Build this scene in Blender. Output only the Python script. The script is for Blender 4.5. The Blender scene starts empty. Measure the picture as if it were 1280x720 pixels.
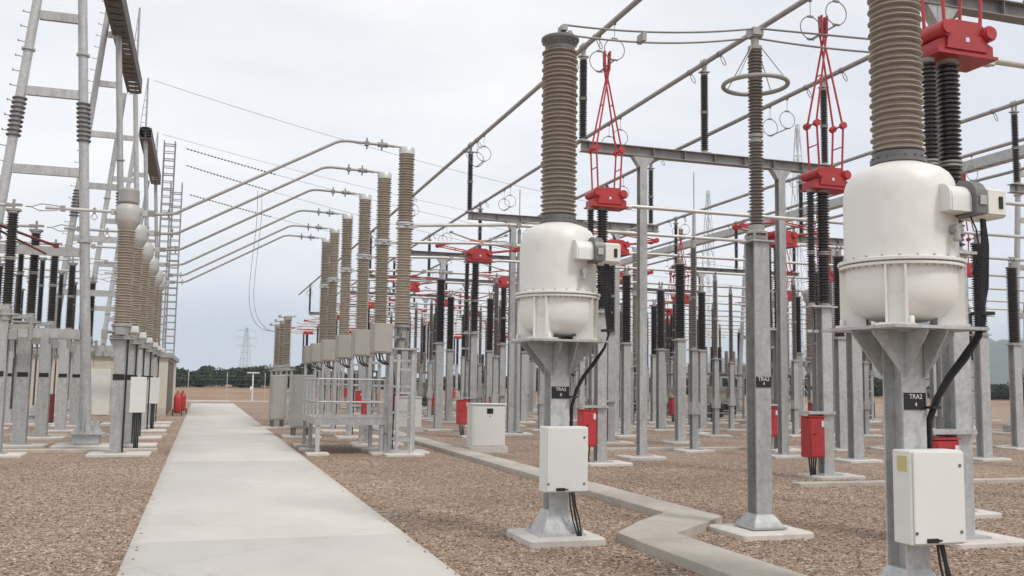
import bpy, math, random
from mathutils import Vector, Matrix
random.seed(7)
PI = math.pi
R = math.radians
S = bpy.context.scene
COL = S.collection

# ------------------------------------------------------------------ camera, light, exposure
cam_d = bpy.data.cameras.new("camera")
cam = bpy.data.objects.new("camera", cam_d)
COL.objects.link(cam)
S.camera = cam
cam_d.sensor_width = 36.0
cam_d.lens = 1192 / 1280 * 36.0
cam_d.clip_start = 0.1
cam_d.clip_end = 30000
cam.location = (0, 0, 1.7)
YAW, PITCH, ROLL = 17.87, 5.746, 0.88
cam.rotation_euler = (Matrix.Rotation(R(-YAW), 3, 'Z') @ Matrix.Rotation(R(90 + PITCH), 3, 'X') @ Matrix.Rotation(R(ROLL), 3, 'Z')).to_euler()

SUN_EL, SUN_AZ = 52, 150          # azimuth clockwise from +Y: behind the camera, to its right
world = bpy.data.worlds.new("World")
S.world = world
world.use_nodes = True
wn, wl = world.node_tree.nodes, world.node_tree.links
wn.clear()
w_out = wn.new("ShaderNodeOutputWorld")
w_bg = wn.new("ShaderNodeBackground")
w_bg.inputs["Strength"].default_value = 0.1
sky = wn.new("ShaderNodeTexSky")
sky.sky_type = 'NISHITA'
sky.sun_disc = False
sky.sun_elevation = R(SUN_EL)
sky.sun_rotation = R(SUN_AZ)
tc = wn.new("ShaderNodeTexCoord")
sep = wn.new("ShaderNodeSeparateXYZ")
wl.new(tc.outputs["Generated"], sep.inputs[0])
rampz = wn.new("ShaderNodeValToRGB")           # cloud deck: thinner and bluer near the horizon
rampz.color_ramp.elements[0].position = 0.0
rampz.color_ramp.elements[0].color = (0.93, 0.965, 1.0, 1)
rampz.color_ramp.elements[1].position = 0.34
rampz.color_ramp.elements[1].color = (0.93, 0.92, 0.915, 1)
e = rampz.color_ramp.elements.new(0.12); e.color = (0.97, 0.965, 0.98, 1)
wl.new(sep.outputs["Z"], rampz.inputs[0])
mp = wn.new("ShaderNodeMapping"); mp.inputs["Scale"].default_value = (1, 1, 3.2)
wl.new(tc.outputs["Generated"], mp.inputs[0])
nz = wn.new("ShaderNodeTexNoise"); nz.inputs["Scale"].default_value = 2.1; nz.inputs["Detail"].default_value = 5
nz.inputs["Roughness"].default_value = 0.5
wl.new(mp.outputs[0], nz.inputs["Vector"])
mr = wn.new("ShaderNodeMapRange")
mr.inputs["From Min"].default_value = 0.3; mr.inputs["From Max"].default_value = 0.7
mr.inputs["To Min"].default_value = 9.6; mr.inputs["To Max"].default_value = 11.6
wl.new(nz.outputs["Fac"], mr.inputs["Value"])
vm = wn.new("ShaderNodeVectorMath"); vm.operation = 'SCALE'
ct = wn.new("ShaderNodeMapRange"); ct.inputs["From Min"].default_value = 0.36; ct.inputs["From Max"].default_value = 0.60
wl.new(nz.outputs["Fac"], ct.inputs["Value"])
tint = wn.new("ShaderNodeMix"); tint.data_type = 'RGBA'
tint.inputs["A"].default_value = (0.90, 0.925, 0.985, 1); tint.inputs["B"].default_value = (1.0, 0.995, 0.985, 1)
wl.new(ct.outputs[0], tint.inputs["Factor"])
mulc = wn.new("ShaderNodeVectorMath"); mulc.operation = 'MULTIPLY'
wl.new(rampz.outputs[0], mulc.inputs[0]); wl.new(tint.outputs["Result"], mulc.inputs[1])
wl.new(mulc.outputs[0], vm.inputs[0]); wl.new(mr.outputs[0], vm.inputs["Scale"])
mx = wn.new("ShaderNodeMix"); mx.data_type = 'RGBA'; mx.inputs["Factor"].default_value = 0.9
wl.new(sky.outputs[0], mx.inputs["A"]); wl.new(vm.outputs[0], mx.inputs["B"])
wl.new(mx.outputs["Result"], w_bg.inputs["Color"])
wl.new(w_bg.outputs[0], w_out.inputs["Surface"])

sun_d = bpy.data.lights.new("sun", 'SUN')
sun_d.energy = 1.6
sun_d.angle = R(11)
sun_d.color = (1.0, 0.96, 0.9)
sun = bpy.data.objects.new("sun", sun_d)
COL.objects.link(sun)
az = R(SUN_AZ)
sd = Vector((math.sin(az) * math.cos(R(SUN_EL)), math.cos(az) * math.cos(R(SUN_EL)), math.sin(R(SUN_EL))))
sun.rotation_euler = sd.to_track_quat('Z', 'Y').to_euler()

S.view_settings.view_transform = 'Standard'
S.view_settings.look = 'None'
S.view_settings.gamma = 1
S.view_settings.exposure = 0.16
S.render.engine = 'CYCLES'

# ------------------------------------------------------------------ materials
def nodes_of(name):
    m = bpy.data.materials.new(name); m.use_nodes = True
    nt = m.node_tree
    return m, nt, nt.nodes["Principled BSDF"]

def mat(name, col, rough=0.6, metal=0.0, var=0.12, scale=6.0, bump=0.0, bscale=60.0, stain=None, coat=0.0, streak=False):
    m, nt, b = nodes_of(name)
    N, L = nt.nodes, nt.links
    b.inputs["Roughness"].default_value = rough
    b.inputs["Metallic"].default_value = metal
    b.inputs["Coat Weight"].default_value = coat
    t = N.new("ShaderNodeTexCoord")
    n = N.new("ShaderNodeTexNoise"); n.inputs["Scale"].default_value = scale
    n.inputs["Detail"].default_value = 6; n.inputs["Roughness"].default_value = 0.6
    if streak:
        mpp = N.new("ShaderNodeMapping"); mpp.inputs["Scale"].default_value = (1, 1, 0.18)
        L.new(t.outputs["Object"], mpp.inputs[0]); L.new(mpp.outputs[0], n.inputs["Vector"])
    else:
        L.new(t.outputs["Object"], n.inputs["Vector"])
    oi = N.new("ShaderNodeObjectInfo")
    ad = N.new("ShaderNodeMath"); ad.operation = 'MULTIPLY_ADD'
    L.new(oi.outputs["Random"], ad.inputs[0]); ad.inputs[1].default_value = 0.38
    L.new(n.outputs["Fac"], ad.inputs[2])
    r = N.new("ShaderNodeValToRGB")
    r.color_ramp.elements[0].position = 0.3
    r.color_ramp.elements[1].position = 0.9
    r.color_ramp.elements[0].color = tuple(c * (1 - var) for c in col) + (1,)
    r.color_ramp.elements[1].color = tuple(min(1, c * (1 + var)) for c in col) + (1,)
    L.new(ad.outputs[0], r.inputs[0])
    out = r.outputs[0]
    if name == "galvanised_steel":
        vz = N.new("ShaderNodeTexVoronoi"); vz.inputs["Scale"].default_value = 28; L.new(t.outputs["Object"], vz.inputs["Vector"])
        hs = N.new("ShaderNodeMapRange"); L.new(vz.outputs["Color"], hs.inputs["Value"]); hs.inputs["To Min"].default_value = 0.86; hs.inputs["To Max"].default_value = 1.1
        vs_ = N.new("ShaderNodeVectorMath"); vs_.operation = 'SCALE'; L.new(out, vs_.inputs[0]); L.new(hs.outputs[0], vs_.inputs["Scale"]); out = vs_.outputs[0]
    if stain:
        n2 = N.new("ShaderNodeTexNoise"); n2.inputs["Scale"].default_value = scale * 0.45; n2.inputs["Detail"].default_value = 9
        n2.inputs["Roughness"].default_value = 0.7
        L.new(t.outputs["Object"], n2.inputs["Vector"])
        r2 = N.new("ShaderNodeMapRange"); r2.inputs["From Min"].default_value = 0.52; r2.inputs["From Max"].default_value = 0.72
        r2.inputs["To Max"].default_value = 0.6
        L.new(n2.outputs["Fac"], r2.inputs["Value"])
        mm = N.new("ShaderNodeMix"); mm.data_type = 'RGBA'
        L.new(r2.outputs[0], mm.inputs["Factor"]); L.new(out, mm.inputs["A"]); mm.inputs["B"].default_value = stain + (1,)
        out = mm.outputs["Result"]
    L.new(out, b.inputs["Base Color"])
    if bump:
        n3 = N.new("ShaderNodeTexNoise"); n3.inputs["Scale"].default_value = bscale; n3.inputs["Detail"].default_value = 5
        L.new(t.outputs["Object"], n3.inputs["Vector"])
        bp = N.new("ShaderNodeBump"); bp.inputs["Strength"].default_value = bump; bp.inputs["Distance"].default_value = 0.01
        L.new(n3.outputs["Fac"], bp.inputs["Height"]); L.new(bp.outputs[0], b.inputs["Normal"])
    return m

M = dict(
    steel=mat("galvanised_steel", (0.43, 0.435, 0.43), 0.5, 0.25, 0.22, 9, stain=(0.25, 0.25, 0.24), streak=True),
    steel_old=mat("weathered_steel", (0.27, 0.262, 0.255), 0.6, 0.2, 0.3, 5, stain=(0.15, 0.12, 0.105), streak=True),
    alu=mat("aluminium_tube", (0.55, 0.55, 0.53), 0.42, 0.35, 0.12, 4),
    alu_dull=mat("dull_aluminium", (0.34, 0.33, 0.31), 0.5, 0.35, 0.15, 4),
    wire=mat("conductor", (0.25, 0.25, 0.24), 0.55, 0.4, 0.1, 10),
    brown=mat("grey_brown_porcelain", (0.30, 0.255, 0.205), 0.32, 0, 0.12, 5, stain=(0.38, 0.34, 0.29), coat=0.3),
    pale_brown=mat("pale_brown_porcelain", (0.37, 0.32, 0.255), 0.35, 0, 0.15, 5, stain=(0.44, 0.40, 0.34), coat=0.3),
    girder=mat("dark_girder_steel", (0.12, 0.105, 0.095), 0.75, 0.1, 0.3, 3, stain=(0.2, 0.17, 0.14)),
    oldred=mat("faded_red_paint", (0.17, 0.028, 0.026), 0.65, 0, 0.2, 4, stain=(0.12, 0.04, 0.035)),
    umber=mat("brown_porcelain", (0.17, 0.14, 0.12), 0.3, 0, 0.12, 5, coat=0.3),
    dark=mat("dark_porcelain", (0.035, 0.026, 0.024), 0.28, 0, 0.2, 5, coat=0.3),
    red=mat("red_paint", (0.42, 0.030, 0.034), 0.48, 0, 0.22, 5, stain=(0.27, 0.045, 0.04), coat=0.15),
    cream=mat("cream_paint", (0.76, 0.745, 0.705), 0.40, 0, 0.04, 4, 0.05, 8, stain=(0.64, 0.60, 0.52), streak=True),
    white=mat("pale_grey_paint", (0.72, 0.72, 0.685), 0.45, 0, 0.03, 3, stain=(0.60, 0.60, 0.56)),
    head=mat("pale_metal_head", (0.45, 0.44, 0.42), 0.5, 0.1, 0.1, 6),
    taupe=mat("taupe_box_paint", (0.37, 0.345, 0.305), 0.5, 0, 0.08, 4, stain=(0.34, 0.31, 0.27)),
    greybox=mat("grey_cabinet_paint", (0.36, 0.35, 0.32), 0.55, 0, 0.08, 3, stain=(0.3, 0.29, 0.26)),
    black=mat("black_rubber", (0.018, 0.018, 0.02), 0.6, 0, 0.2, 8),
    plate=mat("black_plate", (0.012, 0.012, 0.014), 0.4, 0, 0.1, 8),
    letter=mat("white_lettering", (0.7, 0.7, 0.7), 0.6, 0, 0.02, 8),
    yellow=mat("yellow_sticker", (0.55, 0.47, 0.22), 0.6, 0, 0.1, 30),
    darkgrey=mat("dark_grey_metal", (0.15, 0.148, 0.145), 0.45, 0.3, 0.15, 8),
    concrete=mat("footing_concrete", (0.58, 0.545, 0.50), 0.9, 0, 0.12, 4, 0.4, 50, stain=(0.36, 0.32, 0.28)),
    kerb=mat("trench_concrete", (0.46, 0.42, 0.36), 0.9, 0, 0.14, 3, 0.5, 40, stain=(0.29, 0.26, 0.22)),
    wall=mat("beige_render", (0.60, 0.55, 0.46), 0.9, 0, 0.06, 2, 0.3, 40, stain=(0.52, 0.47, 0.4)),
    brownwall=mat("brown_shutter", (0.13, 0.105, 0.085), 0.7, 0, 0.15, 3),
    roof=mat("roof_edge", (0.33, 0.32, 0.30), 0.8, 0, 0.1, 3),
    pylon=mat("pylon_steel", (0.5, 0.51, 0.53), 0.6, 0.2, 0.1, 3),
    bark=mat("bark", (0.10, 0.08, 0.06), 0.9, 0, 0.2, 3),
    leaf=mat("leaves", (0.032, 0.042, 0.024), 0.95, 0, 0.5, 0.12),
    hill=mat("hill_scrub", (0.10, 0.115, 0.07), 0.95, 0, 0.3, 0.003),
)

def concrete_path_mat():
    m, nt, b = nodes_of("path_concrete")
    N, L = nt.nodes, nt.links
    b.inputs["Roughness"].default_value = 0.85
    t = N.new("ShaderNodeTexCoord")
    n = N.new("ShaderNodeTexNoise"); n.inputs["Scale"].default_value = 0.7; n.inputs["Detail"].default_value = 10; n.inputs["Roughness"].default_value = 0.65
    mp_ = N.new("ShaderNodeMapping"); mp_.inputs["Scale"].default_value = (1, 0.5, 1)
    L.new(t.outputs["Object"], mp_.inputs[0]); L.new(mp_.outputs[0], n.inputs["Vector"])
    r = N.new("ShaderNodeValToRGB")
    r.color_ramp.elements[0].position = 0.3; r.color_ramp.elements[0].color = (0.49, 0.468, 0.425, 1)
    r.color_ramp.elements[1].position = 0.72; r.color_ramp.elements[1].color = (0.60, 0.575, 0.53, 1)
    L.new(n.outputs["Fac"], r.inputs[0])
    # faint brushed marks across the slab and blotches
    n2 = N.new("ShaderNodeTexNoise"); n2.inputs["Scale"].default_value = 2.0; n2.inputs["Detail"].default_value = 8
    mp2 = N.new("ShaderNodeMapping"); mp2.inputs["Scale"].default_value = (0.25, 3.0, 1)
    L.new(t.outputs["Object"], mp2.inputs[0]); L.new(mp2.outputs[0], n2.inputs["Vector"])
    r2 = N.new("ShaderNodeMapRange"); r2.inputs["From Min"].default_value = 0.55; r2.inputs["From Max"].default_value = 0.8
    r2.inputs["To Max"].default_value = 0.35
    L.new(n2.outputs["Fac"], r2.inputs["Value"])
    mm = N.new("ShaderNodeMix"); mm.data_type = 'RGBA'
    L.new(r2.outputs[0], mm.inputs["Factor"]); L.new(r.outputs[0], mm.inputs["A"]); mm.inputs["B"].default_value = (0.47, 0.44, 0.39, 1)
    # dirt washed in from the gravel along both edges, and fine hairline cracks
    sx_ = N.new("ShaderNodeSeparateXYZ"); L.new(t.outputs["Object"], sx_.inputs[0])
    d1 = N.new("ShaderNodeMath"); d1.operation = 'SUBTRACT'; L.new(sx_.outputs["X"], d1.inputs[0]); d1.inputs[1].default_value = 0.805
    d2 = N.new("ShaderNodeMath"); d2.operation = 'ABSOLUTE'; L.new(d1.outputs[0], d2.inputs[0])
    nd = N.new("ShaderNodeTexNoise"); nd.inputs["Scale"].default_value = 5; nd.inputs["Detail"].default_value = 8; L.new(t.outputs["Object"], nd.inputs["Vector"])
    d3 = N.new("ShaderNodeMath"); d3.operation = 'MULTIPLY_ADD'; L.new(nd.outputs["Fac"], d3.inputs[0]); d3.inputs[1].default_value = 0.35; L.new(d2.outputs[0], d3.inputs[2])
    d4 = N.new("ShaderNodeMapRange"); L.new(d3.outputs[0], d4.inputs["Value"]); d4.inputs["From Min"].default_value = 1.47; d4.inputs["From Max"].default_value = 1.66; d4.inputs["To Max"].default_value = 0.45
    m3 = N.new("ShaderNodeMix"); m3.data_type = 'RGBA'; L.new(d4.outputs[0], m3.inputs["Factor"]); L.new(mm.outputs["Result"], m3.inputs["A"]); m3.inputs["B"].default_value = (0.36, 0.27, 0.20, 1)
    vc = N.new("ShaderNodeTexVoronoi"); vc.feature = 'DISTANCE_TO_EDGE'; vc.inputs["Scale"].default_value = 0.33
    wv = N.new("ShaderNodeVectorMath"); wv.operation = 'MULTIPLY_ADD'; L.new(nd.outputs["Color"], wv.inputs[0]); wv.inputs[1].default_value = (0.35, 0.35, 0); L.new(t.outputs["Object"], wv.inputs[2]); L.new(wv.outputs[0], vc.inputs["Vector"])
    vr = N.new("ShaderNodeMapRange"); L.new(vc.outputs["Distance"], vr.inputs["Value"]); vr.inputs["From Min"].default_value = 0.0; vr.inputs["From Max"].default_value = 0.004; vr.inputs["To Min"].default_value = 0.35; vr.inputs["To Max"].default_value = 0.0
    m4 = N.new("ShaderNodeMix"); m4.data_type = 'RGBA'; L.new(vr.outputs[0], m4.inputs["Factor"]); L.new(m3.outputs["Result"], m4.inputs["A"]); m4.inputs["B"].default_value = (0.25, 0.22, 0.19, 1)
    L.new(m4.outputs["Result"], b.inputs["Base Color"])
    n3 = N.new("ShaderNodeTexNoise"); n3.inputs["Scale"].default_value = 90
    L.new(t.outputs["Object"], n3.inputs["Vector"])
    bp = N.new("ShaderNodeBump"); bp.inputs["Strength"].default_value = 0.25; bp.inputs["Distance"].default_value = 0.004
    L.new(n3.outputs["Fac"], bp.inputs["Height"]); L.new(bp.outputs[0], b.inputs["Normal"])
    return m

def gravel_mat(name="gravel", stones=False):
    m, nt, b = nodes_of(name)
    N, L = nt.nodes, nt.links
    b.inputs["Roughness"].default_value = 0.85
    t = N.new("ShaderNodeTexCoord")
    src = None
    r = N.new("ShaderNodeValToRGB")
    cr = r.color_ramp; cr.interpolation = 'LINEAR'
    cols = [(0.0, (0.12, 0.08, 0.056)), (0.2, (0.25, 0.165, 0.116)), (0.42, (0.375, 0.255, 0.185)), (0.62, (0.325, 0.242, 0.18)),
            (0.82, (0.42, 0.315, 0.235)), (1.0, (0.58, 0.50, 0.41))]
    cr.elements[0].position = 0; cr.elements[0].color = cols[0][1] + (1,)
    cr.elements[1].position = 1; cr.elements[1].color = cols[-1][1] + (1,)
    for p_, c in cols[1:-1]:
        e_ = cr.elements.new(p_); e_.color = c + (1,)
    if stones:
        a = N.new("ShaderNodeAttribute"); a.attribute_name = "tone"
        L.new(a.outputs["Fac"], r.inputs[0])
        L.new(r.outputs[0], b.inputs["Base Color"])
        return m
    v = N.new("ShaderNodeTexVoronoi"); v.inputs["Scale"].default_value = 26
    wob = N.new("ShaderNodeTexNoise"); wob.inputs["Scale"].default_value = 40
    L.new(t.outputs["Object"], wob.inputs["Vector"])
    add = N.new("ShaderNodeVectorMath"); add.operation = 'MULTIPLY_ADD'
    L.new(wob.outputs["Color"], add.inputs[0]); add.inputs[1].default_value = (0.03, 0.03, 0.03)
    L.new(t.outputs["Object"], add.inputs[2])
    L.new(add.outputs[0], v.inputs["Vector"])
    sp = N.new("ShaderNodeSeparateColor"); L.new(v.outputs["Color"], sp.inputs[0])
    big = N.new("ShaderNodeTexNoise"); big.inputs["Scale"].default_value = 0.35; big.inputs["Detail"].default_value = 6
    L.new(t.outputs["Object"], big.inputs["Vector"])
    ma = N.new("ShaderNodeMath"); ma.operation = 'MULTIPLY_ADD'; ma.inputs[1].default_value = 0.5
    ma2 = N.new("ShaderNodeMath"); ma2.operation = 'SUBTRACT'; ma2.inputs[1].default_value = 0.25
    L.new(big.outputs["Fac"], ma.inputs[0]); L.new(sp.outputs[0], ma.inputs[2]); L.new(ma.outputs[0], ma2.inputs[0])
    L.new(ma2.outputs[0], r.inputs[0])
    L.new(r.outputs[0], b.inputs["Base Color"])
    bp = N.new("ShaderNodeBump"); bp.inputs["Strength"].default_value = 1.0; bp.inputs["Distance"].default_value = 0.03
    bp.invert = True
    L.new(v.outputs["Distance"], bp.inputs["Height"]); L.new(bp.outputs[0], b.inputs["Normal"])
    return m

def field_mat():
    m, nt, b = nodes_of("dry_field")
    N, L = nt.nodes, nt.links
    b.inputs["Roughness"].default_value = 0.95
    t = N.new("ShaderNodeTexCoord")
    n = N.new("ShaderNodeTexNoise"); n.inputs["Scale"].default_value = 0.09; n.inputs["Detail"].default_value = 12; n.inputs["Roughness"].default_value = 0.7
    L.new(t.outputs["Object"], n.inputs["Vector"])
    r = N.new("ShaderNodeValToRGB")
    r.color_ramp.elements[0].position = 0.32; r.color_ramp.elements[0].color = (0.17, 0.105, 0.065, 1)
    r.color_ramp.elements[1].position = 0.7; r.color_ramp.elements[1].color = (0.36, 0.255, 0.155, 1)
    e_ = r.color_ramp.elements.new(0.5); e_.color = (0.28, 0.175, 0.108, 1)
    L.new(n.outputs["Fac"], r.inputs[0]); L.new(r.outputs[0], b.inputs["Base Color"])
    return m
M['path'] = concrete_path_mat(); M['gravel'] = gravel_mat(); M['stones'] = gravel_mat("loose_stones", True); M['field'] = field_mat()

# ------------------------------------------------------------------ mesh builder
class MB:
    def __init__(s): s.v = []; s.f = []
    def add(s, vs, fs):
        o = len(s.v); s.v += [tuple(v) for v in vs]; s.f += [tuple(i + o for i in f) for f in fs]; return s
    def box(s, c, d, rz=0.0, m=None):
        x, y, z = d[0] / 2, d[1] / 2, d[2] / 2
        vs = [Vector(p) for p in ((-x, -y, -z), (x, -y, -z), (x, y, -z), (-x, y, -z), (-x, -y, z), (x, -y, z), (x, y, z), (-x, y, z))]
        if m is not None: vs = [m @ v for v in vs]
        if rz: vs = [Matrix.Rotation(rz, 3, 'Z') @ v for v in vs]
        vs = [v + Vector(c) for v in vs]
        return s.add(vs, [(0, 3, 2, 1), (4, 5, 6, 7), (0, 1, 5, 4), (1, 2, 6, 5), (2, 3, 7, 6), (3, 0, 4, 7)])
    def cbox(s, c, d, b=0.01):
        """box with chamfered vertical and horizontal edges"""
        x, y, z = d[0] / 2, d[1] / 2, d[2] / 2
        def ring(ix, iy, zz):
            return [(-x + ix + b, -y + iy, zz), (x - ix - b, -y + iy, zz), (x - ix, -y + iy + b, zz), (x - ix, y - iy - b, zz),
                    (x - ix - b, y - iy, zz), (-x + ix + b, y - iy, zz), (-x + ix, y - iy - b, zz), (-x + ix, -y + iy + b, zz)]
        rings = [ring(b, b, -z), ring(0, 0, -z + b), ring(0, 0, z - b), ring(b, b, z)]
        vs = [Vector(p) + Vector(c) for rg in rings for p in rg]
        fs = [tuple(range(7, -1, -1)), tuple(range(24, 32))]
        for k in range(3):
            for i in range(8):
                j = (i + 1) % 8
                fs.append((k * 8 + i, k * 8 + j, k * 8 + 8 + j, k * 8 + 8 + i))
        return s.add(vs, fs)
    def path(s, pts, r, n=8, caps=True):
        pts = [Vector(p) for p in pts]
        rs = r if isinstance(r, (list, tuple)) else [r] * len(pts)
        t0 = (pts[1] - pts[0]).normalized()
        up = Vector((0, 0, 1)) if abs(t0.z) < 0.9 else Vector((1, 0, 0))
        a = t0.cross(up).normalized()
        o = len(s.v)
        for i, p in enumerate(pts):
            if i == 0: t = t0
            elif i == len(pts) - 1: t = (pts[i] - pts[i - 1]).normalized()
            else:
                t = ((pts[i + 1] - pts[i]).normalized() + (pts[i] - pts[i - 1]).normalized())
                t = t.normalized() if t.length > 1e-6 else t0
            a = (a - t * a.dot(t)).normalized()
            b = t.cross(a)
            for k in range(n):
                w = 2 * PI * k / n
                s.v.append(tuple(p + (a * math.cos(w) + b * math.sin(w)) * rs[i]))
        for i in range(len(pts) - 1):
            for k in range(n):
                l = (k + 1) % n
                s.f.append((o + i * n + k, o + i * n + l, o + (i + 1) * n + l, o + (i + 1) * n + k))
        if caps:
            s.f.append(tuple(o + k for k in range(n - 1, -1, -1)))
            s.f.append(tuple(o + (len(pts) - 1) * n + k for k in range(n)))
        return s
    def tube(s, a, b, r, n=10, r2=None): return s.path([a, b], [r, r if r2 is None else r2], n)
    def lathe(s, prof, c=(0, 0, 0), n=20, m=None):
        o = len(s.v)
        C_ = Vector(c)
        for r, z in prof:
            for k in range(n):
                w = 2 * PI * k / n
                p = Vector((r * math.cos(w), r * math.sin(w), z))
                if m is not None: p = m @ p
                s.v.append(tuple(p + C_))
        for i in range(len(prof) - 1):
            for k in range(n):
                l = (k + 1) % n
                s.f.append((o + i * n + k, o + i * n + l, o + (i + 1) * n + l, o + (i + 1) * n + k))
        s.f.append(tuple(o + k for k in range(n - 1, -1, -1)))
        s.f.append(tuple(o + (len(prof) - 1) * n + k for k in range(n)))
        return s
    def torus(s, c, Rr, r, axis='Z', n=28, m=8):
        o = len(s.v)
        for i in range(n):
            a = 2 * PI * i / n
            for k in range(m):
                b = 2 * PI * k / m
                x = (Rr + r * math.cos(b)) * math.cos(a); y = (Rr + r * math.cos(b)) * math.sin(a); z = r * math.sin(b)
                p = (x, y, z) if axis == 'Z' else ((x, z, y) if axis == 'Y' else (z, x, y))
                s.v.append((p[0] + c[0], p[1] + c[1], p[2] + c[2]))
        for i in range(n):
            for k in range(m):
                i2 = (i + 1) % n; k2 = (k + 1) % m
                s.f.append((o + i * m + k, o + i2 * m + k, o + i2 * m + k2, o + i * m + k2))
        return s
    def prism(s, poly, y0, y1, plane='XZ'):
        """extrude an outline; plane XZ extrudes along Y, XY along Z, YZ along X"""
        n = len(poly)
        def P(a, b, t): return {'XZ': (a, t, b), 'XY': (a, b, t), 'YZ': (t, a, b)}[plane]
        vs = [P(a, b, y0) for a, b in poly] + [P(a, b, y1) for a, b in poly]
        fs = [tuple(range(n)), tuple(range(2 * n - 1, n - 1, -1))] + [(i, i + n, (i + 1) % n + n, (i + 1) % n) for i in range(n)]
        return s.add(vs, fs)
    def hcol(s, x, y, z0, z1, w, d, t=0.014):
        h = z1 - z0; z = (z0 + z1) / 2
        s.box((x, y - d / 2 + t / 2, z), (w, t, h)); s.box((x, y + d / 2 - t / 2, z), (w, t, h))
        return s.box((x, y, z), (t, d - 2 * t - 0.002, h))
    def ibeam(s, a, b, w, d, t=0.016):
        """horizontal I beam from a to b (same z) flanges top and bottom"""
        a = Vector(a); b = Vector(b); L_ = (b - a).length; c = (a + b) / 2
        ang = math.atan2(b.y - a.y, b.x - a.x)
        for zz, hh, ww in ((d / 2 - t / 2, t, w), (-d / 2 + t / 2, t, w), (0, d - 2 * t - 0.002, t)):
            s.box((c.x, c.y, c.z + zz), (L_, ww, hh), rz=ang)
        return s
    def build(s, name, m, parent=None, smooth=True, ang=38):
        me = bpy.data.meshes.new(name)
        me.from_pydata(s.v, [], s.f)
        me.materials.append(m)
        if smooth:
            me.shade_smooth(); me.set_sharp_from_angle(angle=R(ang))
        me.validate(); me.update()
        o = bpy.data.objects.new(name, me)
        COL.objects.link(o)
        if parent is not None: o.parent = parent
        return o

def fix(o):
    """recalculate normals outward"""
    import bmesh
    b = bmesh.new(); b.from_mesh(o.data); bmesh.ops.recalc_face_normals(b, faces=b.faces); b.to_mesh(o.data); b.free()
    return o

def tag(o, label, cat, group=None, kind=None):
    o['label'] = label; o['category'] = cat
    if group: o['group'] = group
    if kind: o['kind'] = kind
    return o
def thing(name, label, cat, loc=(0, 0, 0), rz=0, group=None):
    o = bpy.data.objects.new(name, None); COL.objects.link(o)
    o.empty_display_size = 0.3
    o.location = loc; o.rotation_euler = (0, 0, rz)
    return tag(o, label, cat, group)
def copy_tree(o, loc, label, rz=None, parent=None):
    c = o.copy(); COL.objects.link(c)
    if parent is None:
        c.location = loc; c['label'] = label
        if rz is not None: c.rotation_euler = (0, 0, rz)
    else: c.parent = parent
    for ch in list(o.children): copy_tree(ch, None, None, None, c)
    return c
def structure(name, mb, m, **k):
    o = mb.build(name, m, **k); o['kind'] = 'structure'; return o

ORD = 'nearest second third fourth fifth sixth seventh eighth ninth tenth eleventh twelfth thirteenth fourteenth fifteenth sixteenth seventeenth eighteenth nineteenth twentieth'.split()
ORD += ['twenty-' + w for w in 'first second third fourth fifth sixth seventh eighth ninth'.split()] + ['thirtieth'] + ['thirty-' + w for w in 'first second third fourth fifth sixth seventh eighth ninth'.split()] + ['fortieth'] + ['forty-' + w for w in 'first second third fourth fifth sixth seventh eighth ninth'.split()]

def sheds(z0, z1, rc, rs, pitch):
    k = max(2, int(round((z1 - z0) / pitch))); p = (z1 - z0) / k
    pr = [(rc, z0)]
    for i in range(k):
        z = z0 + i * p
        rr = rs if i % 2 == 0 else rs * 0.93
        pr += [(rc, z + 0.12 * p), (rr, z + 0.40 * p), (rr * 0.995, z + 0.55 * p), (rc, z + 0.86 * p)]
    pr.append((rc, z1))
    return pr

def text_mesh(body, size, name, m, parent, loc):
    cu = bpy.data.curves.new(name, 'FONT'); cu.body = body; cu.size = size; cu.extrude = 0.001
    cu.align_x = 'CENTER'; cu.align_y = 'CENTER'
    o = bpy.data.objects.new(name, cu); COL.objects.link(o)
    bpy.context.view_layer.update()
    me = bpy.data.meshes.new_from_object(o.evaluated_get(bpy.context.evaluated_depsgraph_get()))
    bpy.data.objects.remove(o); bpy.data.curves.remove(cu)
    me.name = name
    me.transform(Matrix.Translation(loc) @ Matrix.Rotation(R(90), 4, 'X'))
    me.materials.clear(); me.materials.append(m)
    t = bpy.data.objects.new(name, me); COL.objects.link(t); t.parent = parent
    return t

# ------------------------------------------------------------------ ground
structure('field', MB().box((0, 1400, -0.504), (6800, 4400, 1.0)), M['field'], smooth=False)
structure('gravel_ground', MB().box((20, 32, -0.25), (150, 100, 0.5)), M['gravel'], smooth=False)

structure('gravel_ground', MB().box((43, 88.5, -0.25), (74, 12.96, 0.5)), M['gravel'], smooth=False)
PX0, PX1 = -0.61, 2.22
mb = MB(); y = -9.4
while y < 70:
    mb.cbox(((PX0 + PX1) / 2, y + 5.0, 0.0), (PX1 - PX0, 9.997, 0.07), 0.0015); y += 10.0
structure('path', mb, M['path'])
mb = MB()
mb.cbox((5, 78.5, 0.0), (60, 3.0, 0.07), 0.006)
structure('road', mb, M['path'])

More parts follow.
